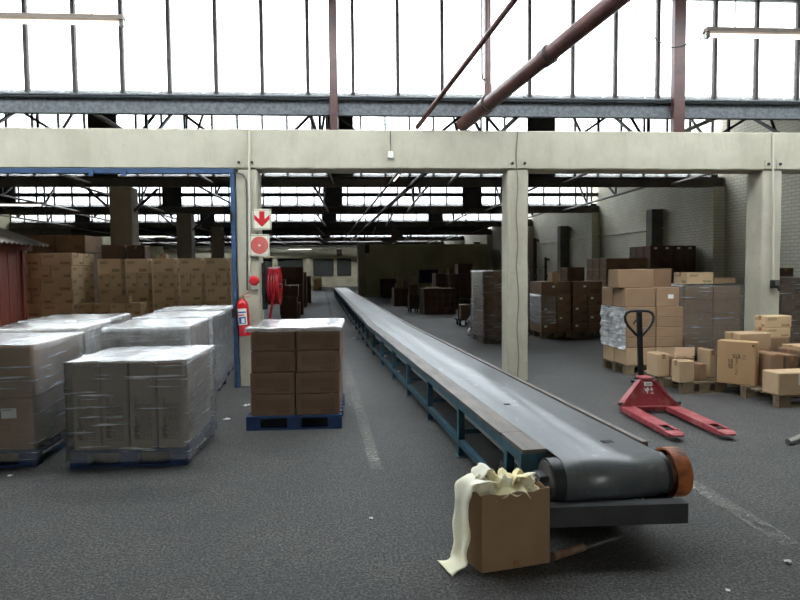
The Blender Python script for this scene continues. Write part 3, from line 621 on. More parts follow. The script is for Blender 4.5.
# low front row with a small carton on it
oF = Vector((pL.x + 0.035, D(110, 305, 11.3).y - 0.14, 0)); wF = (D(142, 305, 11.3).x - oF.x) / 4
pallet(oF, 0, 'pallet_wood', 'pallet under the low row of cartons before the carton wall', wF * 4, 0.4)
zF = 1.08; hF = (zF - PH) / 4
for k in (2, 3): lay(oF, 0, (wF,) * 4, 0.4, PH + (0 if k == 2 else k * hF), hF * (3 if k == 2 else 1), 'card_print', lambda i: '%s layer carton, %s from the shed, in the low row before the carton wall' % (('', '', 'lower', 'top')[k], ordn[i]), 'cartons in the low row', tape=False)
a, b = D(116, 299, 11.35), D(131, 299, 11.35); carton((a.x, oF.y + 0.05, zF), b.x - a.x, 0.2, 0.135, 0, 'card_pale', 'single small pale carton on the low carton row')
# large dark cartons on a tall stack behind L
oH = Vector((D(28, 245, 13.2).x, D(56, 245, 13.2).y, 0)); wH = (D(84, 245, 13.2).x - oH.x) / 2; zH = D(56, 252, 13.2).z; zH2 = D(56, 235, 13.2).z
pallet(oH, 0, 'pallet_wood', 'pallet under the tall dark stack behind the printed cartons', wH * 2, 1.1)
for k in range(1): lay(oH, 0, (wH, wH), 1.1, PH, zH - PH, 'card_dark', lambda i: '%s dark carton of the tall stack behind the printed ones, %s from shed' % (('bottom', 'second', 'third', 'fourth')[k], ordn[i]), 'dark cartons in the tall stack', tape=False)
lay(oH, 0, (wH, wH), 1.1, zH, zH2 - zH, 'card_dim', lambda i: 'large dark carton topping the tall stack, %s' % ('nearer the shed', 'nearer the inner column')[i], 'dark cartons in the tall stack')
# --- red shed
YS0, YS1 = 8.95, 10.6; XS = -4.78; sh = tag(empty('wooden_shed', (XS, YS0, 0)), 'small red wooden shed with a corrugated roof beside the carton stacks', 'shed')
nbd = 11; bw = (YS1 - YS0 - 0.16) / nbd
for i in range(nbd): bx('wall_board', 'shed_red', sh, -0.03, 0.0 - 0.004 * (i % 2), 0.08 + i * bw + 0.004, 0.08 + (i + 1) * bw - 0.004, 0, 2.08)
for y in (0, YS1 - YS0 - 0.08): bx('corner_post', 'shed_red', sh, -0.09, 0.03, y, y + 0.09, 0, 2.1)
bx('rear_wall', 'shed_red', sh, -2.2, -0.08, YS1 - YS0 - 0.06, YS1 - YS0 - 0.02, 0, 2.08); bx('front_wall', 'shed_red', sh, -2.2, -0.08, 0.02, 0.06, 0, 2.08)
bx('fascia', 'shed_red', sh, 0.03, 0.06, -0.1, YS1 - YS0 + 0.2, 2.02, 2.14)
g = MB(); nn = 60
y0, y1 = -0.25, YS1 - YS0 + 0.32
for i in range(nn + 1):
    y = y0 + (y1 - y0) * i / nn; q = 0.018 * math.cos(i * math.pi / 2)
    for (x, z) in ((0.28, 2.1), (-1.5, 2.78), (-2.6, 2.78 - 0.4)):
        g.v.append((x, y, z + q)); g.v.append((x, y, z + q + 0.008))
for i in range(nn):
    a, b = i * 6, (i + 1) * 6
    for j in (0, 2): g.f.append((a + j, a + j + 2, b + j + 2, b + j)); g.f.append((a + j + 1, b + j + 1, b + j + 3, a + j + 3))
    g.f.append((a, b, b + 1, a + 1))
g.build('roof_sheet', 'sheet_roof', sh)

# ------------------------------------------------------------------ belt conveyor
ZBELT = 0.52
A0 = G(521, 451, ZBELT); B0 = G(368, 325.5, ZBELT); C0 = Vector((B0.x + 0.02, 40, ZBELT))
d1 = (B0 - A0); d1.z = 0; d1.normalize(); n1 = Vector((d1.y, -d1.x, 0))
L1 = (B0 - A0).length; d2 = (C0 - B0); d2.z = 0; L2 = d2.length; d2.normalize(); n2 = Vector((d2.y, -d2.x, 0)); nb = (n1 + n2).normalized()
cv = tag(empty('belt_conveyor', (A0.x, A0.y, 0)), 'long low belt conveyor running the length of the hall', 'conveyor')
def cp(l, lat, z):                                    # l along the conveyor from the shelf's near corner, lat to the far side
    if l <= L1: p = Vector((A0.x, A0.y, 0)) + d1 * l + n1 * lat
    else: p = Vector((B0.x, B0.y, 0)) + d2 * (l - L1) + n2 * lat
    return Vector((p.x - A0.x, p.y - A0.y, z))
def sweep(b, l0, l1, la, lb, za, zb2):
    ls = [l0] + ([L1] if l0 < L1 < l1 else []) + [l1]; k = len(b.v)
    for l in ls: b.v += [tuple(cp(l, la, za)), tuple(cp(l, lb, za)), tuple(cp(l, lb, zb2)), tuple(cp(l, la, zb2))]
    for i in range(len(ls) - 1):
        for j in range(4): b.f.append((k + i * 4 + j, k + i * 4 + (j + 1) % 4, k + i * 4 + 4 + (j + 1) % 4, k + i * 4 + 4 + j))
    b.f += [(k, k + 1, k + 2, k + 3), tuple(k + (len(ls) - 1) * 4 + q for q in (3, 2, 1, 0))]; return b
SH, BW = 0.175, 0.64; RD = 0.135; LD = -0.16; LT = L1 + L2
# belt: top run, wrap round the drum, return run
g = MB(); prof = [(LT, ZBELT), (L1, ZBELT)] + [(LD - RD * math.sin(a), ZBELT - RD + RD * math.cos(a)) for a in [math.pi * k / 16 for k in range(17)]] + [(L1, ZBELT - 2 * RD), (LT, ZBELT - 2 * RD)]
for (l, z) in prof:
    for lat in (SH, SH + BW): g.v.append(tuple(cp(l, lat, z)))
for (l, z), q in zip(prof, range(len(prof))):
    ang = 0
for i in range(len(prof) - 1): g.f.append((i * 2, i * 2 + 1, i * 2 + 3, i * 2 + 2))
o = g.build('belt', 'belt', cv, smooth=True); md = o.modifiers.new('thick', 'SOLIDIFY'); md.thickness = 0.008; md.offset = -1
for px, py, a, b in ((507, 404.5, 0.05, 0.02), (607, 441.5, 0.075, 0.022)):
    p = G(px, py, ZBELT); bx('belt_patch', 'black_rubber', cv, p.x - A0.x - a / 2, p.x - A0.x + a / 2, p.y - A0.y - b, p.y - A0.y + b, ZBELT - 0.002, ZBELT + 0.004)
# drum
dr = MB().tube([cp(LD, SH - 0.075, ZBELT - RD), cp(LD, SH + BW + 0.03, ZBELT - RD)], RD - 0.006, 40).build('drum', 'belt_drum', cv, smooth=True)
MB().tube([cp(LD, SH - 0.085, ZBELT - RD), cp(LD, SH - 0.07, ZBELT - RD)], RD - 0.02, 36).build('end_disc', 'iron_grey', dr, smooth=True)
MB().tube([cp(LD, SH - 0.12, ZBELT - RD), cp(LD, SH - 0.08, ZBELT - RD)], 0.03, 16).build('axle', 'iron_dark', dr, smooth=True)
# bearing blocks and base channel
for lat in (SH - 0.11, SH + BW + 0.05): bx('bearing', 'iron_dark', cv, *[q for pair in zip(cp(LD, lat, 0) - Vector((0.03, 0.06, 0)), cp(LD, lat, 0) + Vector((0.03, 0.06, 0))) for q in pair][:4], 0.29, 0.43, bevel=0.006)
g = MB(); ca, cb_ = cp(-0.365, 0.03, 0.2475), cp(-0.45, 0.83, 0.2475); fo = (cb_ - ca).cross(Vector((0, 0, 1))).normalized() * 0.04
g.beam(ca, cb_, 0.012, 0.115); g.beam(ca - fo + Vector((0, 0, 0.053)), cb_ - fo + Vector((0, 0, 0.053)), 0.08, 0.009); g.beam(ca - fo - Vector((0, 0, 0.053)), cb_ - fo - Vector((0, 0, 0.053)), 0.08, 0.009)
g.build('base_channel', 'iron_dark', cv)
for la in (0.05, 0.79): sweep(MB(), -0.35 if la < 0.5 else -0.44, 0.55, la, la + 0.035, 0.19, 0.29).build('side_channel', 'iron_dark', cv)
for (l, la) in ((0.1, 0.06), (0.25, 0.72), (0.4, 0.05), (0.4, 0.76)): sweep(MB(), l, l + 0.07, la, la + 0.06, 0.0, 0.19).build('leg', 'iron_dark', cv)
sweep(MB(), -0.05, 0.5, 0.1, 0.72, 0.06, 0.2).build('gear_housing', 'iron_dark', cv, bevel=0.01)
# orange drive guard on the far end of the drum
gd = empty('drive_guard', (0, 0, 0)); gd.parent = cv
nseg = 36; ro, ri = 0.15, 0.105; la0, la1 = SH + BW + 0.055, SH + BW + 0.15
g = MB()
for i in range(nseg):
    th = math.pi * 2 * i / nseg
    for (r, la) in ((ro, la0), (ro, la1), (ro - 0.012, la1), (ro - 0.012, la0)): g.v.append(tuple(cp(LD + r * math.cos(th), la, ZBELT - RD + r * math.sin(th))))
for i in range(nseg):
    a, b = i * 4, ((i + 1) % nseg) * 4
    for j in range(4): g.f.append((a + j, b + j, b + (j + 1) % 4, a + (j + 1) % 4))
g.build('rim_band', 'orange_rust', gd, smooth=True)
MB().tube([cp(LD, la1 - 0.02, ZBELT - RD), cp(LD, la1 - 0.006, ZBELT - RD)], ro - 0.012, 36).build('side_disc', 'orange_rust', gd, smooth=True)
MB().tube([cp(LD, la0 - 0.03, ZBELT - RD), cp(LD, la0 + 0.05, ZBELT - RD)], ro - 0.05, 28).build('sprocket', 'rust_pipe', gd, smooth=True)
# side shelf in sections, far rail, teal frame
edges = [0.0, 0.42] + [0.42 + 2.4 * k for k in range(1, 40) if 0.42 + 2.4 * k < LT] + [LT]
for i in range(len(edges) - 1):
    a, b = edges[i] + 0.004, edges[i + 1] - 0.004
    sweep(MB(), a, b, 0.0 + (0.012 if i == 0 else 0) + 0.006 * (i % 2), SH - 0.006, ZBELT - 0.02, ZBELT + 0.004).build('shelf_plate', 'shelf_wear', cv)
    sweep(MB(), a, b, SH + BW + 0.006, SH + BW + 0.045, ZBELT - 0.03, ZBELT + 0.012).build('far_rail', 'shelf_wear', cv)
sweep(MB(), 0.0, LT, 0.01, 0.035, ZBELT - 0.085, ZBELT - 0.02).build('side_girder', 'teal_paint', cv)
sweep(MB(), 0.1, LT, SH + BW - 0.01, SH + BW + 0.03, ZBELT - 0.13, ZBELT - 0.03).build('side_girder', 'teal_paint', cv)
sweep(MB(), 0.0, 0.02, 0.0, SH - 0.01, ZBELT - 0.17, ZBELT - 0.02).build('end_plate', 'teal_paint', cv)
sweep(MB(), 0.42, LT, 0.015, 0.06, 0.10, 0.155).build('foot_rail', 'teal_paint', cv)
lp = [0.03, 0.3] + [1.55 + 1.3 * k for k in range(0, 60) if 1.55 + 1.3 * k < LT - 0.1]
for i, l in enumerate(lp):
    for la in (0.012, SH + BW - 0.03):
        lg = sweep(MB(), l, l + 0.055, la, la + 0.055, 0.0, ZBELT - 0.02 if la < 0.1 else ZBELT - 0.03).build('leg', 'teal_paint', cv)
        if i < 8: sweep(MB(), l - 0.03, l + 0.085, la - 0.02, la + 0.075, 0.0, 0.008).build('foot_plate', 'teal_paint', lg)
    if 0 < i < 16: sweep(MB(), l + 0.01, l + 0.05, 0.06, SH + BW - 0.03, 0.2, 0.24).build('cross_bar', 'teal_paint', cv)
# rusty rod on the floor under the head
a, b = G(553, 553, 0.045), G(622, 531, 0.055)
rd = tag(empty('loose_rod', (a.x, a.y, 0)), 'rusty rod lying on the floor under the conveyor head', 'rod')
q = b - a; MB().tube([Vector((0, 0, 0.024)), q * 0.42 + Vector((0, 0, 0.024))], 0.024, 12).build('sleeve', 'rust_pipe', rd, smooth=True); MB().tube([q * 0.40 + Vector((0, 0, 0.016)), q + Vector((0, 0, 0.016))], 0.012, 10).build('shaft', 'iron_grey', rd, smooth=True)

# ------------------------------------------------------------------ open carton full of pale yellow sheets
cF = G(482, 573.5); cR = G(549.5, 562.5); cL = G(461.5, 557)
hB = 0.425; cK = cR + cL - cF
ob = tag(empty('open_carton', (cF.x, cF.y, 0)), 'open brown carton full of pale yellow sheets beside the conveyor head', 'box')
c4 = [Vector((0, 0, 0)), cR - cF, cK - cF, cL - cF]; cen = (c4[0] + c4[2]) / 2
th = 0.006
names = ['front_panel', 'side_panel', 'rear_panel', 'end_panel']
for i in range(4):
    p, q = c4[i], c4[(i + 1) % 4]; inn = (cen - (p + q) / 2); inn.z = 0; inn.normalize(); g = MB(); nsub = 8; k = 0
    vs = []
    for a in range(nsub + 1):
        for bz in range(5):
            z = hB * bz / 4; pt = p.lerp(q, a / nsub); bow = 0.012 * math.sin(math.pi * a / nsub) * (0.2 + bz / 4) * (1 if i != 0 else 0.6)
            zz = z + (0.008 * math.sin(a * 1.9 + i) if bz == 4 else 0); pt = pt - inn * bow * (0.6 if i % 2 else 1); vs.append(Vector((pt.x, pt.y, zz)))
    g.v = [tuple(v) for v in vs] + [tuple(v + inn * th) for v in vs]; N = len(vs)
    for a in range(nsub):
        for bz in range(4):
            e = a * 5 + bz; g.f.append((e, e + 5, e + 6, e + 1)); g.f.append((N + e, N + e + 1, N + e + 6, N + e + 5))
        e = a * 5 + 4; g.f.append((e, e + 5, N + e + 5, N + e)); e = a * 5; g.f.append((e, N + e, N + e + 5, e + 5))
    g.build(names[i], 'card_open', ob) if 'card_open' in M else g.build(names[i], 'card', ob)
MB().add([tuple(v + Vector((0, 0, 0.002))) for v in c4] + [tuple(v + Vector((0, 0, 0.01))) for v in c4], BOXF).build('bottom_panel', 'card', ob)
ux = (cR - cF).normalized(); uy = (cL - cF).normalized()
pm_ = (c4[0] + c4[1]) / 2
MB().add([tuple(pm_ + ux * a - uy * 0.006 + Vector((0, 0, z))) for a, z in ((-0.02, 0.005), (0.02, 0.005), (0.02, 0.05), (-0.02, 0.05))] + [tuple(pm_ + ux * a + uy * 0.002 + Vector((0, 0, z))) for a, z in ((-0.02, 0.005), (0.02, 0.005), (0.02, 0.05), (-0.02, 0.05))], BOXF).build('tape', 'tape', ob)
def ribbon(pts, wd, side, seed, thick=0.004, curl=0.02, nw=6):
    pts = [Vector(p) for p in pts]; side = Vector(side); n = len(pts); out = []
    # smooth the path
    fine = []
    for i in range(n - 1):
        p0, p1, p2, p3 = pts[max(0, i - 1)], pts[i], pts[i + 1], pts[min(n - 1, i + 2)]
        for k in range(6):
            t_ = k / 6; fine.append(0.5 * ((2 * p1) + (p2 - p0) * t_ + (2 * p0 - 5 * p1 + 4 * p2 - p3) * t_ * t_ + (3 * p1 - p0 - 3 * p2 + p3) * t_ ** 3))
    fine.append(pts[-1]); g = MB()
    for i, p in enumerate(fine):
        d = (fine[min(i + 1, len(fine) - 1)] - fine[max(0, i - 1)]).normalized(); sd = (side - d * side.dot(d)); sd = sd.normalized() if sd.length > 1e-5 else d.orthogonal().normalized(); nm = sd.cross(d)
        for j in range(nw + 1):
            q = j / nw - 0.5; off = nm * (noise.noise(p * 9 + Vector((seed, j * 0.5, 0))) * curl + 0.35 * curl * math.cos(q * 7 + seed))
            g.v.append(tuple(p + sd * q * wd * (1 + 0.15 * math.sin(i * 0.7 + seed)) + off))
    for i in range(len(fine) - 1):
        for j in range(nw): e = i * (nw + 1) + j; g.f.append((e, e + 1, e + nw + 2, e + nw + 1))
    return g
def sheet(pts, wd, side, seed, label, curl=0.02):
    p0 = Vector((cF.x, cF.y, 0)); g = ribbon(pts, wd, side, seed, curl=curl); o = g.build('foam_sheet', 'yellow_sheet', None, p0, smooth=True)
    md = o.modifiers.new('thick', 'SOLIDIFY'); md.thickness = 0.003; tag(o, label, 'packing sheet', 'pale yellow packing sheets'); return o
def cb(a, b, z): v = c4[1] * a + c4[3] * b; return Vector((v.x, v.y, z))       # inside the open carton: a along front, b to the rear
out = -ux
sheet([cb(0.3, 0.55, 0.47), cb(0.12, 0.52, 0.485), cb(-0.05, 0.52, 0.47), cb(-0.125, 0.52, 0.40), cb(-0.12, 0.55, 0.25), cb(-0.15, 0.55, 0.10), cb(-0.19, 0.5, 0.03), cb(-0.4, 0.45, 0.012)], 0.16, uy, 3, 'long yellow sheet spilling over the carton edge to the floor', 0.012)
g = MB(); nn = 34
def hz(a, b):
    q = Vector((a * 3.1, b * 3.1, 0)); r1 = abs(noise.noise(q * 1.7 + Vector((4, 1, 0)))); r2 = abs(noise.noise(q * 3.6 + Vector((9, 3, 2)))); r3 = noise.noise(q * 0.9 + Vector((1, 7, 3)))
    dome = math.sin(math.pi * min(1, max(0, a))) ** 0.5 * math.sin(math.pi * min(1, max(0, b))) ** 0.5
    return 0.375 + 0.03 * dome + dome * (0.06 * (0.45 - r1) + 0.06 * (0.4 - r2) + 0.03 * r3) + 0.02 * b
for i in range(nn + 1):
    for j in range(nn + 1):
        a, b = 0.03 + 0.94 * i / nn, 0.03 + 0.94 * j / nn; g.v.append(tuple(cb(a, b, hz(a, b))))
for i in range(nn):
    for j in range(nn): e = i * (nn + 1) + j; g.f.append((e, e + nn + 1, e + nn + 2, e + 1))
o = g.build('packing_sheets', 'yellow_sheet', None, (cF.x, cF.y, 0)); tag(o, 'crumpled pale yellow packing sheets filling the open carton', 'packing sheets', kind='stuff'); md = o.modifiers.new('t', 'SOLIDIFY'); md.thickness = 0.004; md.offset = -1
arches = (((0.08, 0.75), (0.5, 0.92), 0.085, 0.12, 'yellow sheet folded up at the rear of the open carton'), ((0.2, 0.16), (0.75, 0.12), 0.03, 0.09, 'yellow sheet bent along the front rim of the open carton'),
          ((0.7, 0.25), (0.9, 0.75), 0.05, 0.11, 'yellow sheet curled by the conveyor corner of the open carton'), ((0.3, 0.4), (0.65, 0.65), 0.06, 0.1, 'yellow sheet arching over the middle of the open carton'), ((0.12, 0.3), (0.3, 0.7), 0.05, 0.07, 'yellow strip beside the spilling sheet in the carton'),
          ((0.5, 0.9), (0.9, 0.8), 0.06, 0.08, 'yellow strip along the conveyor rear rim of the carton'), ((0.4, 0.2), (0.55, 0.55), 0.045, 0.06, 'narrow yellow strip crossing the front of the heap'), ((0.55, 0.45), (0.88, 0.35), 0.05, 0.08, 'yellow strip lying toward the conveyor on the heap'), ((0.1, 0.9), (0.3, 0.55), 0.07, 0.07, 'short yellow strip at the far corner of the carton'), ((0.6, 0.7), (0.75, 0.95), 0.06, 0.06, 'short upright yellow strip at the rear of the heap'))
for i, ((a0, b0_), (a1, b1_), pk, wd, lb) in enumerate(arches):
    pts = []
    for k in range(6):
        t_ = k / 5; a, b = a0 + (a1 - a0) * t_, b0_ + (b1_ - b0_) * t_; pts.append(cb(a, b, hz(a, b) + 0.006 + pk * abs(math.sin(math.pi * t_ * (1 + i % 2))) * (0.8 + 0.3 * math.sin(3 * t_ + i))))
    dv = (pts[-1] - pts[0]).normalized(); sd = 0.45 * math.sin(i * 2.3); o = sheet(pts, wd, (-dv.y, dv.x, sd), i * 7.3 + 2, lb, 0.012)
    if i % 2: o.data.materials[0] = M['yellow_deep']
bx('packing_paper', 'yellow_sheet', None, 0, 0.01, 0, 0.01, 0, 0.01) if False else None

# ------------------------------------------------------------------ signs, alarm, extinguisher, hose reel
def sign(px0, px1, py0, py1, label):
    s0, z1 = onrow(px0, py0, 1, -0.035); s1, z0 = onrow(px1, py1, 1, -0.035)
    e = tag(empty('fire_sign', rowp(1, (s0 + s1) / 2, -0.035, (z0 + z1) / 2), RZ4), label, 'sign'); h, v = (s1 - s0) / 2, (z1 - z0) / 2
    bx('board', 'sign_board', e, -h, h, -0.004, 0.004, -v, v); b = 0.006
    fr = MB(); 
    for (a, c_, d_, e_) in ((-h, h, v - b - 0.012, v - 0.012), (-h, h, -v + 0.012, -v + b + 0.012), (-h + 0.012, -h + 0.012 + b, -v, v), (h - 0.012 - b, h - 0.012, -v, v)): fr.box(a, c_, -0.0055, -0.004, d_, e_)
    fr.build('border', 'sign_edge', e); bx('bracket', 'iron_grey', e, -h + 0.02, h - 0.06, 0.004, 0.036, -0.02, 0.02); return e, h, v
e, h, v = sign(252.5, 271.5, 209, 229.5, 'white square sign with a red down arrow on the column')
MB().prism([(0, -0.105), (0.105, 0.0), (0.105, 0.065), (0.036, 0.0), (0.036, 0.11), (-0.036, 0.11), (-0.036, 0.0), (-0.105, 0.065), (-0.105, 0.0)][::-1], 'y', -0.007, -0.004).build('arrow', 'sign_red', e)
e, h, v = sign(249.5, 269.5, 234.5, 256, 'white sign with a red coiled hose ring below the arrow sign')
for k in range(6):
    r = 0.018 + k * 0.018; g = MB(); nn = 40
    for i in range(nn):
        for (rr_, y) in ((r, -0.007), (r + 0.012, -0.007), (r + 0.012, -0.004), (r, -0.004)): g.v.append((0.0 + rr_ * math.cos(2 * math.pi * i / nn), y, rr_ * math.sin(2 * math.pi * i / nn)))
    for i in range(nn):
        for j in range(4): g.f.append((i * 4 + j, i * 4 + (j + 1) % 4, ((i + 1) % nn) * 4 + (j + 1) % 4, ((i + 1) % nn) * 4 + j))
    g.build('hose_ring', 'sign_red', e)
s, z = onrow(255, 282, 1, 0); e = tag(empty('alarm_call_point', rowp(1, s, 0, z), RZ4), 'red round alarm on a white base below the fire signs', 'alarm')
bx('base', 'white_plastic', e, -0.05, 0.05, -0.035, 0.011, -0.11, 0.03, bevel=0.008)
MB().tube([(0, -0.03, 0.02), (0, -0.07, 0.02), (0, -0.095, 0.02)], [0.068, 0.068, 0.045], 20).build('sounder', 'sign_red', e, smooth=True)
s, z = onrow(245.0, 316, 1, 0); e = tag(empty('fire_extinguisher', rowp(1, s, -0.1, z), RZ4, rot=(0, R_(-3), RZ4)), 'red fire extinguisher hung on the column by the blue post', 'fire extinguisher')
MB().tube([(0, 0, -0.27), (0, 0, -0.265), (0, 0, 0.17), (0, 0, 0.205), (0, 0, 0.235), (0, 0, 0.25)], [0.06, 0.078, 0.078, 0.066, 0.04, 0.026], 24).build('cylinder_body', 'extinguisher_red', e, smooth=True)
MB().tube([(0, 0, 0.24), (0, 0, 0.29)], 0.022, 12).build('valve', 'brass', e, smooth=True)
MB().beam((-0.02, 0, 0.285), (0.1, -0.01, 0.33), 0.02, 0.008).build('lever', 'extinguisher_red', e); MB().beam((0, 0, 0.275), (0.105, -0.01, 0.268), 0.02, 0.008).build('carry_handle', 'extinguisher_red', e)
MB().tube([(-0.02, -0.01, 0.27), (-0.07, -0.02, 0.24), (-0.105, -0.02, 0.12), (-0.1, -0.02, -0.1), (-0.085, -0.02, -0.17)], 0.011, 8).build('hose', 'black_rubber', e, smooth=True)
def arc(a0, a1, r, z0, z1, mat, nm, par):
    g = MB(); nn = 10
    for i in range(nn + 1):
        th = a0 + (a1 - a0) * i / nn
        for (r_, z_) in ((r, z0), (r + 0.002, z0), (r + 0.002, z1), (r, z1)): g.v.append((r_ * math.sin(th), -r_ * math.cos(th), z_))
    for i in range(nn):
        for j in range(4): g.f.append((i * 4 + j, i * 4 + 4 + j, i * 4 + 4 + (j + 1) % 4, i * 4 + (j + 1) % 4))
    return g.build(nm, mat, par)
lbp = arc(-0.95, 0.75, 0.0785, -0.11, 0.115, 'white_paper', 'label', e); arc(-0.75, 0.5, 0.081, -0.095, 0.0, 'label_blue', 'blue_panel', lbp); arc(-0.2, 0.3, 0.0835, -0.085, -0.02, 'white_paper', 'white_panel', lbp)
arc(-0.85, 0.6, 0.081, 0.055, 0.075, 'label_blue', 'text_band', lbp); arc(-0.85, 0.3, 0.081, 0.018, 0.035, 'sign_red', 'text_band', lbp)
MB().beam((0, 0.075, 0.05), (0, 0.1, 0.05), 0.05, 0.1).build('bracket', 'iron_grey', e)
# hose reel on the aisle side of the same column, behind it
s1c = CW[0][1]; zc = 1.43; e = tag(empty('hose_reel', rowp(1, s1c + 0.02, 0.36, zc), RZ4), 'red fire hose wound on a reel fixed to the column side', 'hose reel')
bx('mount', 'black_paint', e, -0.02, 0.03, -0.12, 0.04, -0.34, 0.34)
for x in (0.04, 0.205): MB().tube([(x, 0.12, 0), (x + 0.008, 0.12, 0)], 0.285, 32).build('flange', 'extinguisher_red' if x > 0.1 else 'black_paint', e, smooth=True)
for k in range(4): 
    g = MB(); x = 0.068 + k * 0.038; pts = [(x, 0.12 + 0.262 * math.cos(a * math.pi / 18), 0.262 * math.sin(a * math.pi / 18)) for a in range(37)]; g.tube(pts, 0.021, 8, cap=False).build('hose_turn', 'hose_red', e, smooth=True)
MB().tube([(0.15, -0.13, -0.1), (0.12, -0.15, -0.3), (0.06, -0.1, -0.55), (0.03, 0, -0.75)], 0.018, 8).build('hose_tail', 'hose_red', e, smooth=True)
MB().tube([(0.02, 0.12, 0), (0.24, 0.12, 0)], 0.03, 12).build('axle', 'iron_dark', e, smooth=True)

# ------------------------------------------------------------------ hand pallet truck
f1 = G(675, 440); f2 = G(729, 440); bl = G(619.5, 411.5)
jc = (f1 + f2) / 2; ax = Vector((bl.x + 0.30, bl.y, 0)) - jc; jrz = math.atan2(ax.y, ax.x) - math.pi / 2; jl = 1.08
jk = tag(empty('pallet_truck', (jc.x, jc.y, 0), jrz), 'red hand pallet truck with a black handle before the loose cartons', 'pallet truck')
FW, SP = 0.15, 0.26
for sx in (-1, 1):
    x = sx * (SP - 0.005)
    g = MB(); z0, z1 = 0.03, 0.085
    h0, h1 = 0.10, 0.26           # tip opening for the load roller
    g.box(x - FW / 2, x + FW / 2, h1, jl, z1 - 0.006, z1); g.box(x - FW / 2, x + FW / 2, 0.0, h0, z1 - 0.02, z1 - 0.012)
    g.box(x - FW / 2, x - FW / 2 + 0.03, h0, h1, z1 - 0.012, z1 - 0.004); g.box(x + FW / 2 - 0.03, x + FW / 2, h0, h1, z1 - 0.012, z1 - 0.004)
    for q in (-1, 1): g.prism([(0.0, z0 + 0.01), (0.12, z0), (jl, z0), (jl, z1), (0.12, z1 - 0.004), (0.0, z1 - 0.012)], 'x', x + q * FW / 2 - 0.004, x + q * FW / 2 + 0.004)
    g.add([(x - FW / 2, 0.0, z0 + 0.012), (x + FW / 2, 0.0, z0 + 0.012), (x + FW * 0.3, -0.05, z0 + 0.02), (x - FW * 0.3, -0.05, z0 + 0.02), (x - FW / 2, 0.0, z1 - 0.012), (x + FW / 2, 0.0, z1 - 0.012), (x + FW * 0.3, -0.05, z1 - 0.02), (x - FW * 0.3, -0.05, z1 - 0.02)], BOXF)
    fk = g.build('fork', 'jack_red', jk)
    MB().tube([(x - 0.04, 0.18, 0.038), (x + 0.04, 0.18, 0.038)], 0.038, 18).build('load_roller', 'black_rubber', fk, smooth=True)
# hood
hw0, hw1, hz0, hz1 = 0.33, 0.075, 0.07, 0.37
g = MB(); g.add([(-hw0, jl, hz0), (hw0, jl, hz0), (hw0, jl + 0.16, hz0), (-hw0, jl + 0.16, hz0), (-hw1, jl + 0.06, hz1), (hw1, jl + 0.06, hz1), (hw1, jl + 0.15, hz1), (-hw1, jl + 0.15, hz1)], BOXF)
hd = g.build('hood', 'jack_red', jk, bevel=0.012)
for sx in (-1, 1): MB().beam((sx * hw0, jl - 0.012, hz0 + 0.005), (sx * hw1, jl + 0.05, hz1), 0.03, 0.03, up=(0, 1, 0)).build('hood_flange', 'jack_red', hd, bevel=0.004)
g = MB(); g.box(-0.335, 0.335, jl - 0.02, jl + 0.02, 0.03, 0.085); g.build('cross_head', 'jack_red', jk, bevel=0.004)
nrm = Vector((0, -(hz1 - hz0), -0.06)).normalized()
def onhood(x, t_, o=0.003): return Vector((x, jl + 0.06 * t_, hz0 + (hz1 - hz0) * t_)) + Vector((0, -0.98, 0.19)) * o
def decal(nm, mat, x0, x1, t0, t1):
    b = [onhood(x0, t0, -0.001), onhood(x1, t0, -0.001), onhood(x1, t1, -0.001), onhood(x0, t1, -0.001)]; f_ = [onhood(x0, t0), onhood(x1, t0), onhood(x1, t1), onhood(x0, t1)]
    return MB().add(b + f_, BOXF).build(nm, mat, hd)
st = decal('sticker', 'white_paper', -0.04, 0.055, 0.78, 0.92); 
def decal2(x0, x1, t0, t1, o): 
    b = [onhood(x0, t0, 0.002), onhood(x1, t0, 0.002), onhood(x1, t1, 0.002), onhood(x0, t1, 0.002)]; f_ = [onhood(x0, t0, o), onhood(x1, t0, o), onhood(x1, t1, o), onhood(x0, t1, o)]; return b + f_
g = MB(); g.add(decal2(-0.022, 0.04, 0.835, 0.865, 0.004), BOXF); g.build('sticker_print', 'ink', hd)
g = MB()
for (xa, ta, xb_, tb_) in ((-0.04, 0.70, -0.025, 0.58), (-0.025, 0.58, -0.015, 0.7), (-0.012, 0.5, -0.005, 0.72), (-0.005, 0.72, 0.012, 0.66), (0.012, 0.66, -0.005, 0.6), (0.022, 0.64, 0.06, 0.66), (0.04, 0.73, 0.048, 0.58), (0.03, 0.51, 0.062, 0.51)): g.beam(onhood(xa, ta, 0.001), onhood(xb_, tb_, 0.001), 0.01, 0.004, up=(0, 1, 0))
g.build('hand_marking', 'white_paper', hd)
for sx in (-1, 1):
    MB().tube([(sx * 0.31, jl + 0.0, 0.115), (sx * 0.36, jl + 0.0, 0.115)], 0.02, 10).build('pivot_pin', 'iron_dark', jk, smooth=True)
    MB().tube([(sx * 0.04 - 0.028, jl + 0.27, 0.09), (sx * 0.04 + 0.028, jl + 0.27, 0.09)], 0.09, 22).build('steer_wheel', 'black_rubber', jk, smooth=True)
MB().tube([(0, jl + 0.25, 0.1), (0, jl + 0.25, 0.36)], 0.06, 18).build('pump', 'black_paint', jk, smooth=True)
bx('bumper', 'black_paint', jk, -0.09, 0.09, jl + 0.14, jl + 0.3, 0.30, 0.345, bevel=0.008); bx('cap_plate', 'jack_red', jk, -0.07, 0.07, jl + 0.05, jl + 0.2, 0.375, 0.4, bevel=0.006)
hy = jl + 0.29; tb0, tb1 = Vector((0.035, hy, 0.3)), Vector((0.035, hy + 0.07, 1.13))
MB().beam(tb0, tb1, 0.062, 0.04, up=(0, 1, 0)).build('tow_bar', 'black_paint', jk, bevel=0.006)
lp_ = []
hwid, zt_, zb_ = 0.165, 1.13, 0.82
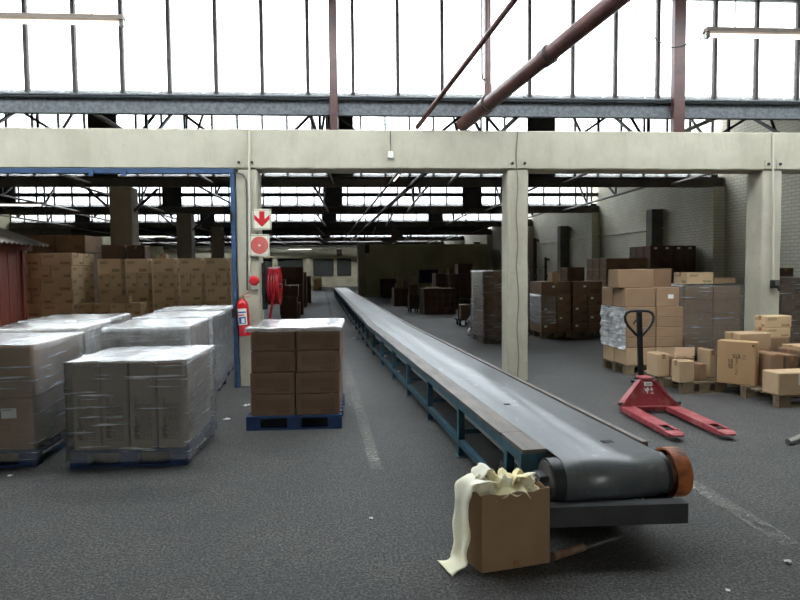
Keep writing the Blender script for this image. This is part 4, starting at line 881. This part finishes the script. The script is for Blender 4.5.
shape = [(0.0, 0.0), (-0.06, 0.06), (-0.13, 0.14), (-0.165, 0.2), (-0.175, 0.255), (-0.155, 0.3), (-0.11, 0.325), (0.0, 0.33), (0.11, 0.325), (0.155, 0.3), (0.175, 0.255), (0.165, 0.2), (0.13, 0.14), (0.06, 0.06), (0, 0)]
MB().tube([(0.035 + a, hy + 0.045 + b * 0.08, 0.82 + b * 0.98) for a, b in shape], 0.017, 10).build('handle_loop', 'black_paint', jk, smooth=True)
MB().tube([(0.035, hy + 0.06, 1.05), (-0.015, hy + 0.05, 1.03), (-0.045, hy + 0.045, 0.985)], 0.01, 8).build('release_lever', 'black_paint', jk, smooth=True)

# ------------------------------------------------------------------ cartons and pallets on the brick-wall side
def W_(px, py, d): p = D(px, py, d); return p.x, p.y, p.z
def pxc(x0, x1, yt, yb, d, dep, mat, label, z0=None, rz=0.0, tape=True, slip=None, group=None):
    # a carton whose front face covers these pixels at camera depth d
    a, b = D(x0, (yt + yb) / 2, d), D(x1, (yt + yb) / 2, d); wd = (b - a).length * (1 / math.cos(YAW + rz) if abs(rz) < 0.9 else 1) * 0.985
    m_ = (a + b) / 2; zt_, zb_ = D((x0 + x1) / 2, yt, d).z, D((x0 + x1) / 2, yb, d).z
    if z0 is not None: zb_ = z0
    c, s_ = math.cos(rz), math.sin(rz)
    return carton((m_.x - c * wd / 2, m_.y - s_ * wd / 2, zb_), wd, dep, zt_ - zb_, rz, mat, label, group, tape=tape, slip=slip)
# R4: tall part-wrapped stack behind the pallet truck
a = D(626, 340, 9.25); o4 = Vector((a.x, a.y, 0)); w4 = 0.96; d4 = 0.76
pallet(o4, 0, 'pallet_wood', 'worn wooden pallet under the tall brown stack behind the pallet truck', w4, d4)
hs = [0.27, 0.16, 0.155, 0.155, 0.16, 0.30]; z = PH; zfilm = []
for k, h in enumerate(hs):
    x0 = -0.03 if k >= 5 else 0.0; w1 = 0.5 if k < 5 else 0.52
    for i in range(2):
        for j in range(2 if (i == 0 or k == 5) else 1):
            ww = w1 if i == 0 else (w4 - w1 - (0.05 if k == 5 else 0)); dd_ = 0.38 if (i == 0 or k == 5) else 0.76
            carton(at(o4, 0, x0 + (w1 if i else 0), j * 0.38, z), ww, dd_, h, 0, 'card' if k else 'card_pale', '%s layer %s carton, %s end, tall stack behind the truck' % (layer[k], ('front', 'back')[j], ('conveyor', 'brick wall')[i]), 'cartons of the tall stack behind the truck', tape=(k == 5), slip=(0.5, 0.42, 0.09, 0.065) if (k == 5 and i == 1 and j == 0) else None)
            if i == 0 and k in (0, 5):                       # paper slips on the visible end panels
                pass
    if k in (0, 4): zfilm.append(z + h if k == 0 else z + h)
    z += h
z6 = z
film(at(o4, 0, 0.0, 0.0), 0.5, 1.0, zfilm[0] + 0.01, zfilm[1] - 0.03, 0, 'crumpled clear film round the middle of the tall brown stack', 'film', seed=61, amp=0.03, off=0.006) if False else None
# film hanging on the conveyor-side end of the stack
g = MB(); nn, mm = 22, 16
for i in range(nn + 1):
    for j in range(mm + 1):
        y = -0.02 + 0.8 * i / nn; zz = zfilm[0] - 0.02 + (zfilm[1] - zfilm[0] + 0.02) * j / mm; q = abs(noise.noise(Vector((y * 6, zz * 9, 3)))) * 0.07 + 0.012
        g.v.append((-q, y, zz))
for i in range(nn):
    for j in range(mm): e = i * (mm + 1) + j; g.f.append((e, e + 1, e + mm + 2, e + mm + 1))
for i in range(10):
    for j in range(mm): pass
o = g.build('stretch_film', 'film_white', None, o4, smooth=True); tag(o, 'crumpled film on the conveyor-side end of the tall brown stack', 'plastic film')
tc = carton(at(o4, 0, -0.14, 0.01, z6), 0.6, 0.33, 0.285, 0, 'card', 'single carton on top of the tall stack behind the truck')
# open dark box on the rear of the stack
oo = at(o4, 0, 0.5, 0.36, z6); e = tag(empty('open_carton', oo), 'dark open carton with raised flaps on the rear of the tall stack', 'box')
for nm, b in (('front_panel', (0, 0.46, 0, 0.006, 0, 0.29)), ('rear_panel', (0, 0.46, 0.39, 0.396, 0, 0.29)), ('side_panel', (0, 0.006, 0.006, 0.39, 0, 0.29)), ('side_panel', (0.454, 0.46, 0.006, 0.39, 0, 0.29)), ('bottom_panel', (0.006, 0.454, 0.006, 0.39, 0, 0.006))): bx(nm, 'card_dim', e, *b)
MB().add([(0.0, 0.0, 0.29), (0.006, 0.0, 0.29), (0.006, 0.39, 0.29), (0, 0.39, 0.29), (-0.16, 0, 0.2), (-0.15, 0, 0.195), (-0.15, 0.39, 0.195), (-0.16, 0.39, 0.2)], BOXF).build('flap', 'card', e)
# R5: film-wrapped load beside the column
a = D(684, 330, 10.3); o5 = Vector((a.x, a.y, 0))
wrapped(o5, 0, 1.1, 1.0, 1.33, 2, 1, 5, 'card', 'film-covered load beside the column', 'pallet_wood', 'film_clear', seed=71)
carton(at(o5, 0, 0.1, 0.1, 1.365), 0.52, 0.4, 0.2, 0, 'card_print', 'printed carton standing on the film-covered load by the column')
carton(at(o5, 0, 0.63, 0.12, 1.365), 0.42, 0.4, 0.1, 0, 'card', 'flat carton lying on the film-covered load by the column')
# S: low pallet with loose small cartons
a = G(683, 394); oS = Vector((a.x, a.y, 0)); wS, dS = 0.6, 1.02
pallet(oS, 0, 'pallet_wood', 'low wooden pallet carrying small loose cartons', wS, dS)
pxc(657, 671, 354, 379, 8.28, 0.3, 'card_pale', 'upright pale carton at the far corner of the low pallet', PH)
pxc(674, 696, 357, 381, 8.22, 0.32, 'card', 'carton with a raised flap on the low pallet', PH)
pxc(679, 696, 361, 385, 7.82, 0.2, 'card_pale', 'small pale carton at the front of the low pallet', PH)
pxc(698.5, 708, 364, 383, 7.98, 0.2, 'card', 'smallest carton beside the pale one on the low pallet', PH)
pxc(709.5, 717, 350, 381, 8.16, 0.3, 'card_pale', 'narrow tall carton beside the big printed carton', PH)
zf = D(680, 357, 8.2).z; p = D(675, 356, 8.22)
g = MB(); g.add([(0, 0, 0), (0.3, 0, 0), (0.3, 0.006, 0), (0, 0.006, 0), (0.12, 0.17, 0.1), (0.42, 0.17, 0.1), (0.42, 0.176, 0.1), (0.12, 0.176, 0.1)], BOXF)
fl = g.build('loose_flap', 'card', bpy.data.objects['carton'] if False else None, (p.x, p.y + 0.02, zf + 0.002)); tag(fl, 'loose bent cardboard piece lying on the cartons of the low pallet', 'cardboard')
bq = D(716, 381, 7.86); big = carton((bq.x, bq.y, PH), 0.46, 0.17, 0.56, R_(-52), 'card_icon', 'big upright carton with a dark printed picture on the low pallet', tape=False)
# hand-hole and printed corner mark on the big carton
bx('corner_mark', 'ink', big, 0.405, 0.43, -0.002, 0.001, 0.5, 0.525)
# U: pallet by the column with mixed cartons
a = G(779, 408); oU = Vector((a.x, a.y, 0)); wU, dU = 1.15, 1.2
pallet(oU, 0, 'pallet_wood', 'dark shaded pallet at the column foot under mixed cartons', wU, dU)
u1 = carton(at(oU, 0, -0.03, -0.02, PH), 0.78, 0.28, 0.27, 0, 'card_pale', 'flat pale carton with a white slip at the column pallet front', slip=(0.33, 0.45, 0.05, 0.13), tape=False)
bx('tape', 'tape', u1, 0.3, 0.355, -0.002, 0.001, 0.0, 0.262)
def U(x, y, z, w_, d_, h_, mat, lb, **k): return carton(at(oU, 0, x - 0.03, y + 0.13, PH + z), w_, d_, h_, k.pop('rz', 0), mat, lb, **k)
U(0.27, 0.3, 0, 0.19, 0.36, 0.42, 'card', 'squat carton behind the big printed carton on the column pallet')
U(0.465, 0.3, 0, 0.2, 0.36, 0.4, 'card_dim', 'dark carton in the middle of the column pallet')
U(0.67, 0.3, 0, 0.46, 0.4, 0.45, 'card_fine', 'wide carton at the picture edge on the column pallet')
U(0.2, 0.68, 0, 0.38, 0.34, 0.45, 'card', 'rear lower carton on the column pallet')
U(0.14, 0.69, 0.45, 0.46, 0.32, 0.19, 'card_pale', 'pale carton lying over the rear of the column pallet')
U(0.01, 0.31, 0.42, 0.24, 0.34, 0.17, 'card', 'lower of two small cartons before the column') if False else None
U(0.62, 0.81, 0, 0.36, 0.24, 0.56, 'card', 'tall carton against the column')
U(0.615, 0.82, 0.56, 0.38, 0.22, 0.13, 'card_print', 'lower of two small printed cartons against the column')
U(0.605, 0.82, 0.69, 0.4, 0.22, 0.16, 'card_print', 'upper of two small printed cartons against the column')
U(0.7, 0.33, 0.45, 0.38, 0.32, 0.05, 'card_pale', 'thin pale carton lying on the wide carton at the picture edge')
# stack past the column
a = D(781, 320, 11.5); o7 = Vector((a.x, a.y, 0))
wrapped(o7, 0, 1.0, 1.0, 1.42, 2, 1, 4, 'card_dim', 'dim wrapped load past the column', 'pallet_wood', 'film_clear', seed=81)
carton(at(o7, 0, 0.08, 0.2, 1.455), 0.35, 0.4, 0.17, 0, 'card_dark', 'dark carton on the dim load past the column')
# R1: tall wrapped load behind the middle column
a = D(483.5, 330, 13.3); o1 = Vector((a.x, a.y, 0))
wrapped(o1, 0, 1.05, 1.0, 1.6, 2, 1, 5, 'card_dim', 'tall dim load behind the middle column', 'pallet_wood', 'film_clear', seed=91)
b = D(468, 325, 13.4)
g = MB(); nn = 14
for i in range(nn + 1):
    for j in range(12):
        th = 2 * math.pi * j / 12; t_ = i / nn; r = (0.10 + 0.04 * math.sin(t_ * 9)) * (1 - 0.75 * t_ ** 3); q = noise.noise(Vector((math.cos(th) * 2, math.sin(th) * 2, t_ * 5))) * 0.08
        g.v.append(((r + q) * math.cos(th) + 0.03 * math.sin(t_ * 6), (r + q) * math.sin(th), 0.02 + 0.5 * t_))
for i in range(nn):
    for j in range(12): g.f.append((i * 12 + j, i * 12 + (j + 1) % 12, (i + 1) * 12 + (j + 1) % 12, (i + 1) * 12 + j))
g.f.append(tuple(nn * 12 + j for j in range(12))); g.f.append(tuple(range(12))[::-1])
bb = G(472.5, 337); o = g.build('film_bundle', 'film_white', None, (bb.x, bb.y, 0), smooth=True); tag(o, 'crumpled bundle of white film on the floor beside the dim load', 'plastic film')
# R1b and R2: dark stacks further back
a = D(531, 330, 15.9); oq = Vector((a.x - 0.05, a.y, 0))
for k in range(5):
    carton(at(oq, 0, 0, 0, k * 0.22), 0.4, 0.8, 0.22, 0, 'card_dark', '%s carton of the narrow dark column behind the middle column' % layer[k], 'narrow dark column of cartons', tape=False)
a = D(541, 330, 14.2); o2 = Vector((a.x, a.y, 0)); n2_ = [('conveyor', 0.0), ('wall', 0.78)]
for (sd, x) in n2_:
    pallet(at(o2, 0, x, 0), 0, 'pallet_wood', 'shaded pallet under the %s half of the dark double stack' % sd, 0.76, 1.0)
    z = PH
    for k, h in enumerate((0.19, 0.2, 0.22, 0.27, 0.32)):
        for i in range(2 if k < 4 else 1):
            ww = 0.38 if k < 4 else 0.76
            carton(at(o2, 0, x + i * 0.38, 0.0, z), ww, 0.95, h, 0, 'card_dim', '%s carton, %s, %s half of the dark double stack' % (layer[k], ('first', 'second')[i] if k < 4 else 'wide', sd), 'cartons of the dark double stack', tape=(k == 4), slip=(0.2, 0.6, 0.07, 0.05) if (i + k) % 2 == 0 and k < 4 else (0.35, 0.55, 0.07, 0.05) if k == 4 else None)
        z += h
film(at(o2, 0, 0, 0), 0.38, 0.95, 0.35, 1.015, 0, 'film round the conveyor end of the dark double stack', 'film_thin', seed=99)
z2 = z
for i, (xa, xb) in enumerate(((552, 555), (556, 558.5), (559, 562))):
    pa_, pb_ = D(xa, 277, 14.5), D(xb, 277, 14.5); carton((pa_.x, o2.y + 0.35, z2), max(0.07, pb_.x - pa_.x), 0.2, 0.22 + 0.03 * (i % 2), 0, 'card_pale', 'small pale carton standing on the dark double stack, %s from the column' % ordn[i], 'three small pale cartons', tape=False)
pa_ = D(566, 275, 14.6); carton((pa_.x, o2.y + 0.3, z2), 0.46, 0.45, 0.34, 0, 'card_dark', 'dark carton on top of the dark double stack')
# R3: stacks along the brick wall with pale ends
def tall_stack(px, d, cols, cw, rows, cd, layers, h, mat, nm, rzv=0, ns=2, slips=False):
    a = D(px, 280, d); o = Vector((a.x, a.y, 0)); pallet(o, 0, 'pallet_wood', 'hidden pallet foot of the ' + nm, cols * cw, rows * cd)
    for k in range(layers):
        full = k >= layers - ns
        for i in range(cols):
            for j in range(rows if full and i == 0 else 1): carton(at(o, 0, i * cw, j * cd, PH + k * h), cw, cd if full and i == 0 else rows * cd, h, 0, mat, '%s layer carton, %s column, %s row of the %s' % (layer[k], ordn[i], ordn[j], nm), 'cartons of the ' + nm, tape=False, slip=(0.3, 0.75, 0.1, 0.06) if slips and k == layers - 1 and j == 0 else None)
    return o
tall_stack(606, 16.0, 2, 0.6, 3, 0.4, 6, 0.295, 'card_dim', 'six-layer stack by the brick wall')
tall_stack(650, 17.4, 4, 0.36, 3, 0.4, 5, 0.43, 'card_dark', 'highest dark stack by the brick wall', slips=True)
# far stacks in the hall middle
def far_stack(x0, x1, yt, yb, dep, mat, nm, nx, nz, tape=False):
    a, b = G(x0, yb), G(x1, yb); d = (a - EYE).dot(_fw); h = D((x0 + x1) / 2, yt, d).z / nz; wd = (b.x - a.x) / nx
    for k in range(nz):
        for i in range(nx): carton((a.x + i * wd, a.y, k * h), wd, dep, h, 0, mat, '%s layer carton, %s from the conveyor, %s' % (layer[min(k, 7)], ordn[i], nm), nm, tape=tape)
    return a, d, h * nz
far_stack(382, 397, 279, 297.5, 1.0, 'card_dark', 'lone dark stack at the cross wall', 1, 3)
far_stack(394, 409.5, 288, 306.5, 0.9, 'card_dark', 'low dark stack beside the conveyor', 2, 2)
a_, d_, h_ = far_stack(424, 458, 288.5, 314.5, 1.0, 'card_dark', 'wide dark stack of many cartons', 5, 4)
carton((D(428, 280, d_).x, a_.y + 0.05, h_), 0.5, 0.8, 0.04, 0, 'card_pale', 'thin pale board on the wide dark stack')
a_, d_, h_ = far_stack(436, 447, 273, 309, 0.9, 'card_dark', 'narrow tall dark stack', 1, 4)
a_, d_, h_ = far_stack(449, 474, 274, 309.5, 0.9, 'card_dark', 'broad tall dark stack', 2, 4)
carton((D(459, 268, d_).x, a_.y + 0.2, h_), 0.62, 0.6, 0.42, 0, 'card_dark', 'dark carton on top of the broad tall dark stack')
carton((D(449.5, 270, d_).x, a_.y + 0.2, h_), 0.2, 0.3, 0.25, 0, 'card_dim', 'small carton on top of the broad tall dark stack')
for (xx, zz, lb, w_, h2) in ((396, 0, 'pale carton on the low dark stack beside the conveyor', 0.3, 0.2), (404, 0, 'upright pale carton on the low dark stack', 0.25, 0.35)):
    q = D(xx, 285, (G(394, 306.5) - EYE).dot(_fw)); carton((q.x, G(394, 306.5).y + 0.1, D(396, 288, (G(394, 306.5) - EYE).dot(_fw)).z), w_, 0.3, h2, 0, 'card_dim', lb)
# trolleys
def trolley(px, py, w_, d_, h_, label):
    p = G(px, py); e = tag(empty('hand_trolley', (p.x, p.y, 0)), label, 'trolley')
    bx('deck', 'dark_steel', e, 0, w_, 0, d_, 0.16, 0.2)
    for x in (0.08, w_ - 0.08):
        for y in (0.08, d_ - 0.08): MB().tube([(x - 0.02, y, 0.07), (x + 0.02, y, 0.07)], 0.07, 12).build('wheel', 'black_rubber', e, smooth=True); bx('fork_bracket', 'dark_steel', e, x - 0.03, x + 0.03, y - 0.03, y + 0.03, 0.12, 0.16)
    MB().tube([(0.03, 0.03, 0.2), (0.03, 0.03, h_), (0.06, 0.03, h_ + 0.04), (w_ - 0.06, 0.03, h_ + 0.04), (w_ - 0.03, 0.03, h_), (w_ - 0.03, 0.03, 0.2)], 0.018, 8).build('push_handle', 'iron_grey', e, smooth=True)
    for k in range(2): MB().beam((0.03, 0.03, 0.2 + (h_ - 0.2) * (k + 1) / 3), (w_ - 0.03, 0.03, 0.2 + (h_ - 0.2) * (k + 1) / 3), 0.02, 0.02).build('cross_bar', 'iron_grey', e)
    return e, p
e, p = trolley(409, 313, 0.42, 0.7, 1.45, 'tall dark hand trolley between the dark stacks')
carton((p.x + 0.04, p.y + 0.08, 0.2), 0.34, 0.58, 0.5, 0, 'card_dark', 'dark carton riding on the tall hand trolley'); carton((p.x + 0.06, p.y + 0.1, 0.7), 0.3, 0.45, 0.4, 0, 'card_dim', 'upper carton riding on the tall hand trolley')
e, p = trolley(458, 326, 0.42, 0.5, 0.75, 'small hand trolley beside the film bundle')
carton((p.x + 0.1, p.y + 0.08, 0.2), 0.3, 0.38, 0.42, 0, 'card', 'carton riding on the small trolley by the film bundle')
# corridor stacks beside the hose reel
def cstack(x0, x1, yt, d, z0, mat, lb, dep=0.8):
    a, b = D(x0, yt, d), D(x1, yt, d); return carton((a.x, a.y, z0), b.x - a.x, dep, a.z - z0, 0, mat, lb), a.z
o, z = cstack(280, 297, 297, 20, 0, 'card_dark', 'dark carton at the foot of the corridor stack past the hose reel')
cstack(281, 298, 285.5, 20.0, z, 'card_dark', 'second dark carton of the corridor stack past the hose reel')
a = D(281, 285.5, 20); cstack(280, 285.5, 279.5, 20.0, a.z, 'card_dim', 'small carton topping the corridor stack past the hose reel', 0.5)
o, z = cstack(279, 303, 284, 22.5, 0, 'card_dark', 'lower half of the tall dark corridor stack'); cstack(279, 303, 267, 22.5, z, 'card_dark', 'upper half of the tall dark corridor stack')
o, z = cstack(297.5, 300, 303, 20.6, 0, 'card_dim', 'narrow carton beside the corridor stack')
o, z = cstack(303, 306.5, 272, 27, 0, 'card_dim', 'narrow carton stack deeper in the corridor'); cstack(306, 311, 276, 31, 0, 'card_dark', 'dark carton stack far along the corridor'); cstack(313, 322, 278, 50, 0, 'card_print', 'brown carton stack at the corridor end')
# board on the cross wall, risers on the brick wall, hanging signs
a, b = D(400, 270, 47), D(416, 280, 47); bx('notice_board', 'board_blue', None, a.x, b.x, YC - 0.05, YC - 0.003, b.z - 0.05, a.z); tag(bpy.data.objects['notice_board'], 'dark blue board on the far cross wall', 'board')
for (px, r, zt_, lb) in ((535, 0.09, 3.2, 'thick dark red riser pipe on the brick wall behind the middle column'), (545.5, 0.06, 2.2, 'thin dark red riser pipe on the brick wall')):
    k = (XR - 0.2 - EYE.x) / ray(px, 250).x; y = ray(px, 250).y * k
    e = tag(empty('riser_pipe', (XR - 0.2, y, 0)), lb, 'pipe')
    MB().tube([(0, 0, 0), (0, 0, zt_)], r, 12).build('tube', 'riser' if 'riser' in M else 'redbrown', e, smooth=True); MB().tube([(0, 0, zt_ - 0.1), (0.19, 0, zt_ - 0.1)], r * 0.8, 10).build('elbow', 'redbrown', e, smooth=True)
    for zz in (0.9, 1.7): MB().tube([(0, 0, zz), (0, 0, zz + 0.08)], r * 1.5, 12).build('flange', 'redbrown', e, smooth=True)
    MB().tube([(0, -r, 1.3), (0, -r - 0.12, 1.3)], 0.05, 10).build('valve', 'redbrown', e, smooth=True)
for (x0, x1, y0_, y1_, d, lb) in ((391, 398, 229, 242, 24, 'dark red hanging sign over the aisle beside the conveyor'), (336.5, 342, 249.5, 256, 34, 'small dark red hanging sign over the conveyor'), (365, 369.5, 245, 253, 36, 'small dark hanging sign before the cream column')):
    a, b = D(x0, y0_, d), D(x1, y1_, d); e = tag(empty('hanging_sign', ((a.x + b.x) / 2, a.y, b.z)), lb, 'sign'); h = (b.x - a.x) / 2
    bx('board', 'redbrown', e, -h, h, -0.01, 0.01, 0, a.z - b.z)
    for sx in (-1, 1): MB().tube([(sx * h * 0.7, 0, a.z - b.z), (sx * h * 0.7, 0, roofz(a) - b.z + 0.03)], 0.008, 6).build('hanger', 'cable_dark', e)
# ------------------------------------------------------------------ litter, loose tube
def scrap(px, py, sz, seed, label):
    p = G(px, py); g = MB(); n = 5
    for i in range(n + 1):
        for j in range(n + 1):
            q = Vector((i / n - 0.5, j / n - 0.5, 0)) * sz; q.z = 0.004 + abs(noise.noise(Vector((i * 0.7 + seed, j * 0.7, seed)))) * sz * 0.55; g.v.append(tuple(q))
    for i in range(n):
        for j in range(n): e = i * (n + 1) + j; g.f.append((e, e + 1, e + n + 2, e + n + 1))
    o = g.build('paper_scrap', 'white_paper', None, (p.x, p.y, 0), seed); md = o.modifiers.new('t', 'SOLIDIFY'); md.thickness = 0.002; tag(o, label, 'litter', 'paper scraps on the floor')
for i, (px, py, sz, lb) in enumerate(((396, 372, 0.11, 'crumpled white scrap at the conveyor foot rail'), (384, 357, 0.09, 'flat white scrap under the conveyor edge'), (356, 338.5, 0.13, 'white scrap in the aisle past the cartons'), (341, 322, 0.16, 'white scrap beside the far aisle line'), (246, 406, 0.07, 'white scrap beside the aisle pallet corner'), (227, 420, 0.06, 'white scrap on the floor before the blue post'), (788, 563, 0.035, 'white scrap on the floor near the faded line end'), (728, 591, 0.02, 'tiny white scrap at the front of the floor'), (10, 476, 0.03, 'tiny white scrap before the cut-off wrapped load'), (371, 519, 0.025, 'tiny white scrap on the bare asphalt'))): scrap(px, py, sz, i * 1.7 + 0.3, lb)
a, b = G(788, 442, 0.03), G(812, 432, 0.05)
o = MB().tube([a, b], 0.028, 14).build('metal_tube', 'chrome', smooth=True); tag(o, 'silver metal tube end lying on the floor at the picture edge', 'tube')
